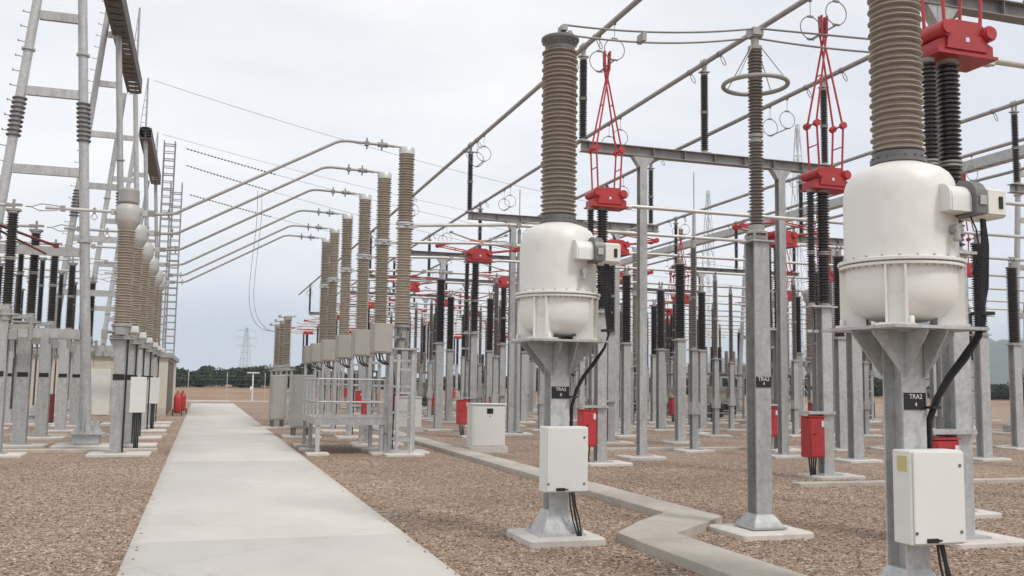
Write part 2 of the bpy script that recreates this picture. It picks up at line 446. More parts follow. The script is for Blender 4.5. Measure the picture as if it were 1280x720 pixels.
# loose stones on the gravel close to the camera
def scatter():
    vs, fs, tone = [], [], []
    rnd = random.Random(3)
    def blocked(x, y):
        return (PX0 - 0.02 < x < PX1 + 0.02) or (4.36 < x < 5.1 and y < 9.8) or (5.68 < x < 6.3 and y > 10.6) or (4.3 < x < 6.3 and 9.6 < y < 11.2 and abs((y - x) - 4.95) < 0.55)
    base = [(0, 0, 1), (1, 0, 0), (0, 1, 0), (-1, 0, 0), (0, -1, 0), (0, 0, -1)]
    tri = [(0, 1, 2), (0, 2, 3), (0, 3, 4), (0, 4, 1), (5, 2, 1), (5, 3, 2), (5, 4, 3), (5, 1, 4)]
    n = 0
    while n < 56000:
        # density falls off with distance
        d = 6.5 + 15 * rnd.random() ** 1.5
        a = R(YAW) + R(rnd.uniform(-33, 33))
        x, y = d * math.sin(a), d * math.cos(a)
        if blocked(x, y) and not (rnd.random() < 0.02 and (PX0 < x < PX0 + 0.10 or PX1 - 0.10 < x < PX1)): continue
        r = rnd.uniform(0.008, 0.019); q = rnd.uniform(0, PI); sx = rnd.uniform(0.8, 1.5); sz = rnd.uniform(0.5, 0.9)
        o = len(vs); ca, sa = math.cos(q), math.sin(q)
        for bx, by, bz in base:
            k = rnd.uniform(0.75, 1.2)
            px, py = bx * r * sx * k, by * r * k
            vs.append((x + px * ca - py * sa, y + px * sa + py * ca, (0.004 if not (PX0 - 0.01 < x < PX1 + 0.01) else 0.042) + bz * r * sz * k + rnd.uniform(-0.002, 0.002)))
        tn = rnd.random()
        for t in tri: fs.append(tuple(i + o for i in t))
        tone += [tn] * 6
        n += 1
    me = bpy.data.meshes.new('gravel_stones'); me.from_pydata(vs, [], fs)
    at = me.attributes.new('tone', 'FLOAT', 'POINT'); at.data.foreach_set('value', tone)
    me.materials.append(M['stones'])
    o = bpy.data.objects.new('gravel_stones', me); COL.objects.link(o)
    tag(o, 'loose pinkish brown gravel chippings covering the yard', 'gravel', kind='stuff')
scatter()

# cable trench kerbs
def slabs(name, rects, label, group='concrete cable trench covers', z=0.1):
    mb = MB()
    for x0, y0, x1, y1 in rects:
        L_ = max(x1 - x0, y1 - y0); k = max(1, int(L_ / 1.9))
        for i in range(k):
            if (x1 - x0) > (y1 - y0):
                a = x0 + (x1 - x0) * i / k; b = x0 + (x1 - x0) * (i + 1) / k
                mb.cbox(((a + b) / 2, (y0 + y1) / 2, z / 2 - 0.05), (b - a - 0.008, y1 - y0, z + 0.1), 0.008)
            else:
                a = y0 + (y1 - y0) * i / k; b = y0 + (y1 - y0) * (i + 1) / k
                mb.cbox(((x0 + x1) / 2, (a + b) / 2, z / 2 - 0.05), (x1 - x0, b - a - 0.008, z + 0.1), 0.008)
    o = mb.build(name, M['kerb']); tag(o, label, 'cable trench', group); return o
mb = MB(); hz_, ch = 0.10, 0.006
for k in range(5): mb.cbox((4.72, 1.0 + 1.75 * k + 0.43, hz_ / 2 - 0.05), (0.64, 1.742, hz_ + 0.1), 0.008)
for k in range(26): mb.cbox((5.99, 11.22 + 1.9 * k + 0.95, hz_ / 2 - 0.05), (0.55, 1.892, hz_ + 0.1), 0.008)
mb.prism([(4.405, 9.305), (5.035, 9.305), (5.04, 9.60), (5.62, 10.125), (5.06, 10.57), (4.405, 9.78)], -0.1, hz_, 'XY')
mb.prism([(5.627, 10.13), (6.26, 10.72), (6.26, 11.215), (5.72, 11.215), (5.067, 10.575)], -0.1, hz_, 'XY')
o = fix(mb.build('cable_trench', M['kerb'])); tag(o, 'long raised concrete trench cover that jogs sideways near the two cream tanks', 'cable trench', 'concrete cable trench covers')
for i, (x0, x1, yy) in enumerate([(9.9, 36, 14.35), (9.6, 36, 23.2), (6.3, 44, 33.2), (6.3, 44, 44.0), (6.3, 48, 55.0)]):
    slabs('cable_trench', [(x0, yy, x1, yy + 0.26)], ORD[i] + ' low concrete kerb crossing the gravel of the right yard', z=0.07)
for i, (x0, x1, yy) in enumerate([(-9, -0.9, 23.9), (-9, -0.9, 30.2), (-9, -0.9, 39.2)]):
    slabs('cable_trench', [(x0, yy, x1, yy + 0.3)], ORD[i] + ' low concrete kerb crossing the gravel of the left yard', z=0.07)

def footing(parent, w=0.95, d=0.95, z=0.07, c=(0, 0)):
    return MB().cbox((c[0], c[1], z / 2 - 0.1), (w, d, z + 0.2), 0.02).build('footing', M['concrete'], parent)

# ------------------------------------------------------------------ the two cream tanks (gas current transformers)
def make_ct(loc, label, plate_txt, stick):
    t = thing('current_transformer', label, 'current transformer', loc, 0, 'cream tank transformers in the foreground')
    footing(t, 0.82, 0.82, 0.08)
    mb = MB(); mb.hcol(0, 0, 0.1, 2.07, 0.205, 0.22, 0.016)
    mb.box((0, 0, 0.09), (0.50, 0.50, 0.02))
    mb.lathe([(0.30, 0.10), (0.295, 0.115), (0.165, 0.31), (0.152, 0.325)], (0, 0, 0), 4, m=Matrix.Rotation(PI / 4, 3, 'Z'))
    for a in (-0.215, 0.215):
        for b in (-0.215, 0.215): mb.lathe([(0.018, 0.10), (0.018, 0.13), (0.01, 0.13), (0.01, 0.16)], (a, b, 0), 6)
    fix(mb.build('column', M['steel'], t))
    mb = MB()
    mb.box((0, 0, 2.082), (0.84, 0.84, 0.022))
    mb.box((0, 0, 2.064), (0.44, 0.44, 0.012))
    for yy in (-0.118, 0.118):
        for sx in (-1, 1):
            mb.prism([(sx * 0.095, 1.72), (sx * 0.37, 2.05), (sx * 0.37, 2.07), (sx * 0.095, 2.07)], yy - 0.007, yy + 0.007)
    for sx in (-1, 1):
        for sy in (-1, 1):
            mb.prism([(sy * 0.126, 1.72), (sy * 0.37, 2.05), (sy * 0.37, 2.07), (sy * 0.126, 2.07)], sx * 0.088 - 0.006, sx * 0.088 + 0.006, 'YZ')
    fix(mb.build('support_bracket', M['steel'], t))
    # tank
    mb = MB()
    prof = [(0.05, 2.135), (0.18, 2.142), (0.27, 2.165), (0.335, 2.205), (0.378, 2.26), (0.40, 2.33), (0.405, 2.40), (0.405, 2.535), (0.446, 2.537), (0.449, 2.54), (0.449, 2.558),
            (0.412, 2.568), (0.41, 2.60), (0.41, 3.09), (0.404, 3.15), (0.388, 3.21), (0.358, 3.262), (0.31, 3.30), (0.25, 3.325), (0.20, 3.345), (0.18, 3.36)]
    mb.lathe(prof, (0, 0, 0), 56)
    fix(mb.build('tank', M['cream'], t, ang=30))
    mb = MB()
    mb.lathe([(0.402, 2.567), (0.457, 2.569), (0.46, 2.572), (0.46, 2.59), (0.457, 2.594), (0.41, 2.604)], (0, 0, 0), 56)
    fl = len(mb.f)
    for k in range(44):
        a = 2 * PI * k / 44
        mb.lathe([(0.008, 2.522), (0.008, 2.58)], (0.432 * math.cos(a), 0.432 * math.sin(a), 0), 6)
    for k in range(22):
        a = 2 * PI * k / 22
        mb.lathe([(0.012, 2.59), (0.008, 2.612)], (0.428 * math.cos(a), 0.428 * math.sin(a), 0), 6)
    fo = fix(mb.build('flange', M['cream'], t, ang=30)); fo.data.materials.append(M['alu_dull'])
    for i_, p_ in enumerate(fo.data.polygons):
        if i_ >= fl: p_.material_index = 1
    for k in range(4):
        a = PI / 4 + k * PI / 2
        mb = MB(); ca, sa = math.cos(a), math.sin(a)
        rot = Matrix.Rotation(a, 3, 'Z')
        for o_ in (-0.068, 0.068):
            mb.box((0.345 * ca - o_ * sa, 0.345 * sa + o_ * ca, 2.315), (0.19, 0.016, 0.44), m=rot)
        mb.box((0.39 * ca, 0.39 * sa, 2.315), (0.014, 0.118, 0.435), m=rot)
        mb.box((0.36 * ca, 0.36 * sa, 2.103), (0.22, 0.24, 0.018), m=rot)
        mb.lathe([(0.02, 2.112), (0.02, 2.15), (0.012, 2.16)], (0.42 * ca - 0.1 * sa, 0.42 * sa + 0.1 * ca, 0), 8)
        mb.build('leg', M['cream'], t)
    mb = MB()
    mb.lathe([(0.182, 3.355), (0.205, 3.357), (0.205, 3.385), (0.188, 3.39), (0.188, 3.44), (0.175, 3.445)], (0, 0, 0), 36)
    for k in range(16):
        a = 2 * PI * k / 16
        mb.lathe([(0.009, 3.385), (0.009, 3.405)], (0.198 * math.cos(a), 0.198 * math.sin(a), 0), 6)
    fix(mb.build('neck_ring', M['darkgrey'], t))
    fix(MB().lathe(sheds(3.44, 5.28, 0.158, 0.20, 0.0475), (0, 0, 0), 48).build('insulator', M['brown'], t, ang=50))
    mb = MB()
    mb.lathe([(0.165, 5.28), (0.166, 5.315), (0.16, 5.32), (0.165, 5.335), (0.205, 5.39), (0.209, 5.395), (0.209, 5.42), (0.20, 5.427), (0.02, 5.43)], (0, 0, 0), 40)
    for k in range(14):
        a = 2 * PI * k / 14
        mb.lathe([(0.009, 5.355), (0.009, 5.375)], (0.188 * math.cos(a), 0.188 * math.sin(a), 0), 6)
    cap = fix(mb.build('top_cap', M['darkgrey'], t))
    mb = MB(); mb.box((0.02, 0, 5.455), (0.10, 0.06, 0.06)); mb.tube((0.0, 0, 5.42), (0.0, 0, 5.50), 0.022); mb.box((0.06, 0, 5.49), (0.16, 0.07, 0.02))
    mb.tube((0.10, -0.045, 5.50), (0.10, 0.045, 5.50), 0.026, 8)
    mb.build('terminal', M['alu_dull'], cap)
    # secondary terminal box on the tank's front right
    arch = lambda yc, w, z0, z1: [(yc - w / 2, z0), (yc + w / 2, z0), (yc + w / 2, z1 - w / 2)] + \
        [(yc + w / 2 * math.cos(q * PI / 8), z1 - w / 2 + w / 2 * math.sin(q * PI / 8)) for q in range(1, 8)] + [(yc - w / 2, z1 - w / 2)]
    tb = MB(); tb.prism(arch(-0.42, 0.2, 2.92, 3.12), 0.03, 0.20, 'YZ'); tb.prism(arch(-0.42, 0.185, 2.925, 3.13), 0.015, 0.03, 'YZ')
    tb.tube((0.12, -0.36, 3.0), (0.12, -0.44, 3.0), 0.07, 20)
    hood = fix(tb.build('terminal_hood', M['white'], t))
    fix(MB().prism(arch(-0.43, 0.27, 2.905, 3.165), 0.202, 0.30, 'YZ').build('hood_end', M['darkgrey'], hood))
    MB().cbox((0.255, -0.572, 3.0), (0.06, 0.012, 0.07), 0.003).build('nameplate', M['head'], hood)
    mb = MB(); mb.cbox((0.40, -0.42, 2.995), (0.195, 0.24, 0.21), 0.012)
    mb.cbox((0.40, -0.545, 2.995), (0.165, 0.014, 0.18), 0.004)
    bx = mb.build('terminal_box', M['cream'], t)
    MB().cbox((0.43, -0.556, 2.995), (0.035, 0.012, 0.09), 0.003).build('window', M['plate'], bx)
    mb = MB(); mb.tube((0.13, -0.38, 2.80), (0.13, -0.47, 2.80), 0.035, 14); mb.tube((0.13, -0.45, 2.80), (0.12, -0.455, 2.73), 0.024, 12)
    mb.lathe([(0.03, 0), (0.03, 0.02), (0.02, 0.03)], (0.12, -0.455, 2.71), 12)
    mb.build('valve', M['alu_dull'], t)
    mb = MB(); mb.path([(0.26, -0.44, 2.90), (0.28, -0.47, 2.80), (0.31, -0.46, 2.66), (0.36, -0.38, 2.58), (0.4, -0.30, 2.5)], 0.006, 6)
    for q in range(4):
        o_ = 0.025 * (q - 1.5)
        mb.path([(0.38 + o_ * 0.6, -0.43 + o_ * 0.3, 2.9), (0.405 + o_ * 0.6, -0.42, 2.7), (0.43 + o_ * 0.8, -0.37, 2.4), (0.45 + o_ * 0.5, -0.33 + o_, 2.15),
                 (0.42 + o_ * 0.3, -0.30 + o_, 2.02), (0.32, -0.26 + o_, 1.86), (0.22, -0.22 + o_ * 0.8, 1.72), (0.16, -0.17 + o_ * 0.6, 1.58), (0.135, -0.10 + o_ * 0.5, 1.4), (0.135, -0.09 + o_ * 0.5, 1.1)],
                0.011, 8)
    mb.box((0.44, -0.34, 2.2), (0.11, 0.12, 0.025)); mb.box((0.135, -0.13, 1.5), (0.07, 0.12, 0.02))
    mb.build('cable_bundle', M['black'], t)
    # control cabinet on the column
    mb = MB(); mb.cbox((0.0, -0.225, 0.865), (0.465, 0.19, 0.665), 0.008)
    cb = mb.build('cabinet', M['white'], t)
    MB().cbox((0.005, -0.328, 0.865), (0.445, 0.018, 0.645), 0.006).build('door', M['white'], cb)
    mb = MB(); mb.cbox((-0.07, -0.341, 0.565), (0.10, 0.012, 0.032), 0.003); mb.tube((-0.015, -0.338, 0.565), (0.01, -0.338, 0.565), 0.008, 6); mb.build('handle', M['plate'], cb)
    for px, pz in ((0.185, 1.09), (0.185, 0.62), (-0.205, 0.62)): MB().tube((px, -0.335, pz), (px, -0.343, pz), 0.012, 10).build('lock', M['darkgrey'], cb)
    if stick:
        MB().box((-0.2335, -0.235, 1.10), (0.003, 0.10, 0.11)).build('sticker', M['yellow'], cb)
    mb = MB()
    for q in range(3):
        o_ = 0.024 * q
        mb.path([(0.07 + o_, -0.22, 0.54), (0.075 + o_ * 1.2, -0.24 - 0.02 * (q % 2), 0.38), (0.10 + o_ * 1.5, -0.25, 0.24), (0.16 + o_ * 0.8, -0.25, 0.07)], 0.009 if q != 1 else 0.012, 8)
    mb.build('ground_cables', M['black'], t)
    pl = MB().box((0, -0.114, 1.545), (0.195, 0.006, 0.125)).build('name_plate', M['plate'], t)
    text_mesh(plate_txt[0], 0.05, 'lettering', M['letter'], pl, (0.005, -0.1185, 1.578))
    text_mesh(plate_txt[1], 0.045, 'lettering', M['letter'], pl, (0.005, -0.1185, 1.52))
    t.scale = (1.045,) * 3
    return t
CT_A, CT_B = (3.76, 9.99), (5.28, 6.25)
make_ct((*CT_A, 0), 'cream tank transformer under a brown ribbed insulator, the farther and smaller of the two', ('TRA2', '0'), False)
make_ct((*CT_B, 0), 'big cream tank transformer closest to the camera, yellow sticker on its white cabinet', ('TRA2', '4'), True)

# ------------------------------------------------------------------ surge arrester with grading ring
ARR = (6.27, 9.89)
t = thing('surge_arrester', 'slim brown surge arrester with round grading ring on a steel column between cream tanks', 'surge arrester', (*ARR, 0)); t.scale = (1.065,) * 3
footing(t, 0.86, 0.78, 0.07)
mb = MB(); mb.hcol(0, 0, 0.1, 3.22, 0.19, 0.20, 0.016); mb.box((0, 0, 0.09), (0.42, 0.42, 0.02)); mb.box((0, 0, 3.23), (0.28, 0.28, 0.02))
mb.lathe([(0.27, 0.10), (0.265, 0.11), (0.155, 0.22), (0.14, 0.23)], (0, 0, 0), 4, m=Matrix.Rotation(PI / 4, 3, 'Z'))
fix(mb.build('column', M['steel'], t))
mb = MB(); mb.lathe([(0.11, 3.25), (0.12, 3.27), (0.12, 3.285), (0.07, 3.29), (0.07, 3.31), (0.12, 3.32), (0.12, 3.34), (0.085, 3.36), (0.085, 3.42)], (0, 0, 0), 24)
for k in range(4):
    a = PI / 4 + k * PI / 2; mb.tube((0.1 * math.cos(a), 0.1 * math.sin(a), 3.24), (0.1 * math.cos(a), 0.1 * math.sin(a), 3.33), 0.02, 8)
fix(mb.build('base_flange', M['alu_dull'], t))
fix(MB().lathe(sheds(3.42, 4.36, 0.058, 0.086, 0.038), (0, 0, 0), 24).build('insulator', M['umber'], t, ang=50))
fix(MB().lathe([(0.07, 4.36), (0.082, 4.37), (0.082, 4.40), (0.06, 4.405), (0.06, 4.43), (0.082, 4.435), (0.082, 4.465), (0.07, 4.475)], (0, 0, 0), 20).build('middle_flange', M['alu_dull'], t))
fix(MB().lathe(sheds(4.475, 5.45, 0.058, 0.086, 0.038), (0, 0, 0), 24).build('insulator', M['umber'], t, ang=50))
mb = MB(); mb.lathe([(0.065, 5.45), (0.08, 5.46), (0.08, 5.50), (0.045, 5.52), (0.045, 5.60)], (0, 0, 0), 18); mb.box((0, 0, 5.63), (0.14, 0.12, 0.05))
fix(mb.build('top_terminal', M['alu_dull'], t))
mb = MB(); mb.torus((0, 0, 5.05), 0.36, 0.026, 'Z', 48, 10)
for k in range(4):
    a = 0.5 + k * PI / 2; mb.tube((0.07 * math.cos(a), 0.07 * math.sin(a), 5.49), (0.36 * math.cos(a), 0.36 * math.sin(a), 5.07), 0.006, 6)
mb.build('grading_ring', M['alu_dull'], t)
pl = MB().box((0.0, -0.105, 1.66), (0.19, 0.006, 0.115)).build('name_plate', M['plate'], t)
text_mesh('TRA2', 0.06, 'lettering', M['letter'], pl, (0, -0.1095, 1.69)); text_mesh('4', 0.05, 'lettering', M['letter'], pl, (0, -0.1095, 1.64))

# ------------------------------------------------------------------ pantograph disconnectors
def insul2(t, x, y, z0, zm, z1, rc, rs, m, pitch=0.05, n=16):
    fix(MB().lathe(sheds(z0 + 0.06, zm - 0.04, rc, rs, pitch), (x, y, 0), n).build('insulator', m, t, ang=50))
    fix(MB().lathe(sheds(zm + 0.04, z1 - 0.05, rc, rs, pitch), (x, y, 0), n).build('insulator', m, t, ang=50))
    fix(MB().lathe([(rc * 1.5, z0), (rc * 1.5, z0 + 0.02), (rc * 1.15, z0 + 0.03), (rc * 1.1, z0 + 0.06)], (x, y, 0), n).build('base_flange', M['alu_dull'], t))
    fix(MB().lathe([(rc * 1.1, zm - 0.04), (rs, zm - 0.03), (rs, zm - 0.012), (rc, zm - 0.008), (rc, zm + 0.008), (rs, zm + 0.012), (rs, zm + 0.03), (rc * 1.1, zm + 0.04)], (x, y, 0), n).build('middle_flange', M['alu_dull'], t))
    fix(MB().lathe([(rc * 1.1, z1 - 0.05), (rc * 1.4, z1 - 0.03), (rc * 1.4, z1)], (x, y, 0), n).build('top_flange', M['alu_dull'], t))

def make_disc(up, loc, label, group):
    t = thing('pantograph_disconnector', label, 'disconnector', loc, 0, group)
    footing(t, 0.92, 0.75, 0.06)
    mb = MB(); mb.hcol(-0.10, 0, 0.08, 3.02, 0.20, 0.20, 0.014); mb.box((-0.10, 0, 0.07), (0.42, 0.42, 0.02)); mb.box((-0.19, 0, 3.04), (0.54, 0.34, 0.03))
    mb.box((-0.28, -0.03, 1.15), (0.56, 0.29, 0.05)); mb.box((-0.34, 0, 2.6), (0.24, 0.06, 0.05))
    fix(mb.build('column', M['steel'], t))
    mb = MB(); mb.cbox((-0.42, -0.07, 0.72), (0.31, 0.28, 0.70), 0.012); mb.box((-0.42, -0.07, 1.083), (0.33, 0.30, 0.02))
    bx = mb.build('motor_box', M['red'], t)
    MB().cbox((-0.42, -0.215, 0.72), (0.27, 0.012, 0.64), 0.004).build('door', M['red'], bx)
    MB().box((-0.315, -0.224, 0.96), (0.05, 0.004, 0.11)).build('warning_sticker', M['letter'], bx)
    MB().cbox((-0.48, -0.226, 0.78), (0.05, 0.012, 0.02), 0.003).build('handle', M['plate'], bx)
    mb = MB()
    for q in range(4):
        mb.path([(-0.50 + q * 0.05, -0.06, 0.38), (-0.47 + q * 0.035, -0.05, 0.15), (-0.44 + q * 0.03, -0.04, 0.0)], 0.014, 6)
    mb.build('ground_cables', M['black'], t)
    mb = MB(); mb.tube((-0.34, -0.02, 1.1), (-0.34, -0.02, 3.05), 0.022, 10); mb.tube((-0.34, -0.02, 1.1), (-0.34, -0.02, 1.3), 0.045, 10)
    mb.build('operating_rod', M['darkgrey'], t)
    insul2(t, -0.08, 0, 3.055, 4.02, 5.18, 0.085, 0.125, M['dark'], 0.052, 18)
    insul2(t, -0.34, 0, 3.055, 4.02, 5.18, 0.050, 0.080, M['dark'], 0.046, 14)
    # head
    mb = MB()
    mb.box((-0.0, 0, 5.195), (0.80, 0.46, 0.03))
    mb.prism([(-0.37, 5.212), (0.37, 5.212), (0.37, 5.33), (0.30, 5.36), (0.30, 5.50), (0.2, 5.585), (-0.2, 5.585), (-0.30, 5.50), (-0.30, 5.36), (-0.37, 5.33)], -0.19, 0.19)
    mb.prism([(-0.27, 5.25), (0.27, 5.25), (0.25, 5.42), (-0.25, 5.42)], -0.215, -0.192)
    hd = fix(mb.build('drive_head', M['red'], t))
    for sx in (-1, 1):
        mb = MB()
        mb.tube((sx * 0.29, -0.24, 5.46), (sx * 0.29, 0.24, 5.46), 0.088, 20)
        mb.tube((sx * 0.29, -0.265, 5.46), (sx * 0.29, -0.239, 5.46), 0.07, 16)
        mb.build('pivot_drum', M['red'], hd)
    MB().box((0.0, -0.219, 5.36), (0.05, 0.005, 0.05)).build('maker_plate', M['letter'], hd)
    MB().lathe([(0.035, 5.58), (0.035, 5.65), (0.02, 5.67)], (0.02, 0, 0), 10).build('vent_stub', M['black'], hd)
    mb = MB(); mb.box((0.46, 0, 5.215), (0.14, 0.10, 0.03)); mb.tube((0.42, 0, 5.25), (0.56, 0, 5.25), 0.052, 12)
    mb.build('terminal', M['alu'], hd)
    if up:
        for sx in (-1, 1):
            low, upp, kn = MB(), MB(), MB()
            for sy in (-0.15, 0.15):
                low.tube((sx * 0.24, sy, 5.50), (sx * 0.285, sy, 6.40), 0.019, 8)
                upp.tube((sx * 0.285, sy * 0.9, 6.40), (-sx * 0.045, sy * 0.25, 8.15), 0.019, 8)
                upp.tube((-sx * 0.045, sy * 0.25, 8.1), (-sx * 0.06, sy * 0.25, 8.50), 0.024, 8)
            kn.tube((sx * 0.285, -0.19, 6.40), (sx * 0.285, -0.11, 6.40), 0.062, 16); kn.tube((sx * 0.285, 0.11, 6.40), (sx * 0.285, 0.19, 6.40), 0.062, 16)
            kn.tube((sx * 0.285, -0.12, 6.40), (sx * 0.285, 0.12, 6.40), 0.018, 8)
            low.tube((sx * 0.265, -0.15, 6.0), (sx * 0.265, 0.15, 6.0), 0.012, 6)
            upp.tube((sx * 0.10, -0.08, 7.35), (sx * 0.10, 0.08, 7.35), 0.012, 6)
            low.build('lower_arm', M['red'], t); upp.build('upper_arm', M['red'], t); kn.build('knuckle', M['red'], t)
            c = MB(); c.box((-sx * 0.06, 0, 8.36), (0.03, 0.06, 0.22)); c.build('contact_jaw', M['darkgrey'], t)
    else:
        for sx in (-1, 1):
            low, upp, kn, con = MB(), MB(), MB(), MB()
            for sy in (-0.15, 0.15):
                low.tube((sx * 0.26, sy, 5.48), (sx * 1.22, sy, 5.62), 0.022, 8, 0.018)
                kn.tube((sx * 1.22, sy - 0.05, 5.64), (sx * 1.22, sy + 0.05, 5.64), 0.07, 14)
                kn.box((sx * 1.16, sy, 5.63), (0.16, 0.05, 0.09))
                upp.tube((sx * 1.2, sy * 0.9, 5.66), (-sx * 0.25, sy * 0.4, 5.86), 0.019, 8)
                con.tube((-sx * 0.25, sy * 0.4, 5.86), (-sx * 0.86, sy * 0.3, 6.04), 0.014, 8)
            kn.tube((sx * 1.22, -0.12, 5.64), (sx * 1.22, 0.12, 5.64), 0.018, 8); low.tube((sx * 0.7, -0.15, 5.545), (sx * 0.7, 0.15, 5.545), 0.012, 6)
            con.box((-sx * 0.86, 0, 6.05), (0.07, 0.2, 0.05))
            low.build('lower_arm', M['red'], t); upp.build('upper_arm', M['red'], t); kn.build('knuckle', M['red'], t); con.build('contact_jaw', M['alu_dull'], t)
    t.scale = (1.08,) * 3
    return t

# phase lines (Y) of each bay and bus positions (X)
BAYS = [(8.9, None, None), (19.2, 15.8, None), (29.5, 26.05, 22.65), (40.3, 36.8, 33.5), (50.6, 47.4, 44.0), (60.9, 57.5, 54.1), (71.2, 67.8, 64.4), (81.5, 78.1, 74.7)]
BUS_A = (8.35, 11.6, 15.1)
BUS_B = (21.4, 24.7, 28.0)
ZB = 9.75
protos = {}
def disc(up, x, y, label, group):
    if up not in protos: protos[up] = make_disc(up, (x, y, 0), label, group); return protos[up]
    c = copy_tree(protos[up], (x, y, 0), label); c['group'] = group; return c
tname = ['leftmost', 'second', 'third']
discs = []
for p in range(3):
    k = 0
    for bi, b in enumerate(BAYS):
        if b[p] is None: continue
        up = bi < 2
        discs.append((BUS_A[p], b[p]))
        lab = ('red disconnector with raised arms' if up else 'red disconnector with folded arms') + \
              ', %s below the %s long overhead tube' % (ORD[k], tname[p])
        disc(up, BUS_A[p], b[p], lab, 'pantograph disconnectors under the near busbars'); k += 1
bn = ['left', 'middle', 'right']
discsB = []
for p in range(3):
    k = 0
    for bi, b in enumerate(BAYS):
        if bi < 2 or b[p] is None: continue
        up = not (bi in (4, 6))
        discsB.append((BUS_B[p], b[p]))
        lab = ('distant red disconnector, arms raised' if up else 'distant red disconnector, arms folded') + \
              ', %s below the %s far busbar tube' % (ORD[k], bn[p])
        disc(up, BUS_B[p], b[p], lab, 'pantograph disconnectors under the far busbars'); k += 1

# ------------------------------------------------------------------ portals with post insulators carrying the long tubes
PORT_Y = [10.8, 20.6, 30.7, 40.8, 50.9, 61.0, 71.0, 81.1]
def make_portal(loc, half, cols, label, group):
    t = thing('steel_portal', label, 'steel portal', loc, 0, group)
    mb = MB(); mb.ibeam((-half, 0, 7.33), (half, 0, 7.33), 0.22, 0.24)
    for k in range(9):
        x = -half + 0.2 + k * (2 * half - 0.4) / 8
        mb.box((x, 0.0, 7.33), (0.012, 0.20, 0.205))
    fix(mb.build('beam', M['steel_old'], t))
    for cx in cols:
        mb = MB(); mb.hcol(cx, 0, 0.09, 7.205, 0.19, 0.19, 0.014); mb.box((cx, 0, 0.08), (0.42, 0.42, 0.02))
        for sx in (-1, 1):
            mb.prism([(cx + sx * 0.097, 6.95), (cx + sx * 0.28, 7.205), (cx + sx * 0.097, 7.205)], -0.09, 0.09)
        c = fix(mb.build('column', M['steel'], t))
        footing(c, 0.95, 0.75, 0.07, (cx, 0))
    return t
def make_post(loc, label, group):
    t = thing('post_insulator', label, 'post insulator', loc, 0, group)
    insul2(t, 0, 0, 0.0, 1.02, 2.02, 0.062, 0.10, M['dark'], 0.05, 16)
    MB().box((0, 0, -0.0), (0.26, 0.2, 0.024)).build('base_plate', M['alu_dull'], t)
    mb = MB(); mb.box((0, 0, 2.06), (0.24, 0.16, 0.03))
    for sy in (-0.06, 0.06):
        mb.torus((0, sy, 2.30), 0.075, 0.016, 'Y', 18, 6); mb.box((0, sy, 2.15), (0.06, 0.03, 0.16))
    fix(mb.build('tube_clamp', M['alu_dull'], t))
    return t
pa = pb = post0 = None
for i, yy in enumerate(PORT_Y):
    lab = '%s grey steel portal carrying the near set of long tubes' % ORD[i]
    g = 'steel portals under the near busbars'
    if pa is None: pa = make_portal((11.85, yy, 0), 3.55, (-1.95, 1.9), lab, g)
    else: copy_tree(pa, (11.85, yy, 0), lab)
    for p in range(3):
        if i == 0 and p != 2: pass
        lb = 'dark ribbed post insulator on the %s near portal, under the %s long tube' % (ORD[i], tname[p])
        if post0 is None: post0 = make_post((BUS_A[p], yy, 7.462), lb, 'post insulators on the near portals')
        else: copy_tree(post0, (BUS_A[p], yy, 7.462), lb)
for i, yy in enumerate(PORT_Y[1:]):
    lab = '%s distant steel portal, carrying the far set of tubes on the right' % ORD[i]
    c = copy_tree(pa, (24.7, yy, 0), lab); c['group'] = 'steel portals under the far busbars'
    for p in range(3):
        c = copy_tree(post0, (BUS_B[p], yy, 7.462), 'small dark post insulator on the %s far portal under its %s tube' % (ORD[i], bn[p]))
        c['group'] = 'post insulators on the far portals'

# long overhead tubes with hanging contact rings
def long_tube(x, ys, y0, y1, label, group):
    t = thing('overhead_busbar', label, 'busbar', (x, y0, ZB), 0, group)
    MB().tube((0, 0, 0), (0, y1 - y0, 0), 0.062, 16).build('tube', M['alu_dull'], t)
    for yd in ys:
        mb = MB(); y = yd - y0
        for s_ in (-0.42, 0.42):
            mb.tube((0, y + s_, -0.06), (0, y + s_, -0.42), 0.007, 6)
            mb.box((0, y + s_, -0.075), (0.06, 0.05, 0.05))
            mb.torus((0.0, y + s_, -0.66), 0.24, 0.011, 'Y', 26, 6)
            mb.box((0.0, y + s_, -0.42), (0.13, 0.045, 0.035)); mb.box((0.0, y + s_, -0.90), (0.16, 0.04, 0.03))
        mb.tube((0, y - 0.46, -0.905), (0, y + 0.46, -0.905), 0.016, 8)
        mb.build('contact_ring', M['wire'], t)
    for yp in PORT_Y:
        for s_ in (-0.75, 0.75):
            y = yp + s_ - y0
            if y < 0: continue
            mb = MB(); pts = []
            for q in range(13):
                a = 2 * PI * q / 12
                pts.append((0.10 + 0.05 * math.cos(a) + 0.1 * math.sin(a) * 0.5, y, -0.16 + 0.11 * math.sin(a) * -1))
            mb.path(pts, 0.010, 6, caps=False); mb.tube((0, y - 0.03, 0), (0, y + 0.03, 0), 0.075, 14)
            mb.build('clamp_loop', M['wire'], t)
    return t
for p in range(3):
    long_tube(BUS_A[p], [y for x, y in discs if x == BUS_A[p]], 1.5, 91, '%s of the near set of long overhead tubes running toward the horizon' % tname[p], 'long overhead tubes of the near busbar')
for p in range(3):
    long_tube(BUS_B[p], [y for x, y in discsB if x == BUS_B[p]], 10, 91, '%s of the far set of long overhead tubes on the right' % bn[p], 'long overhead tubes of the far busbar')

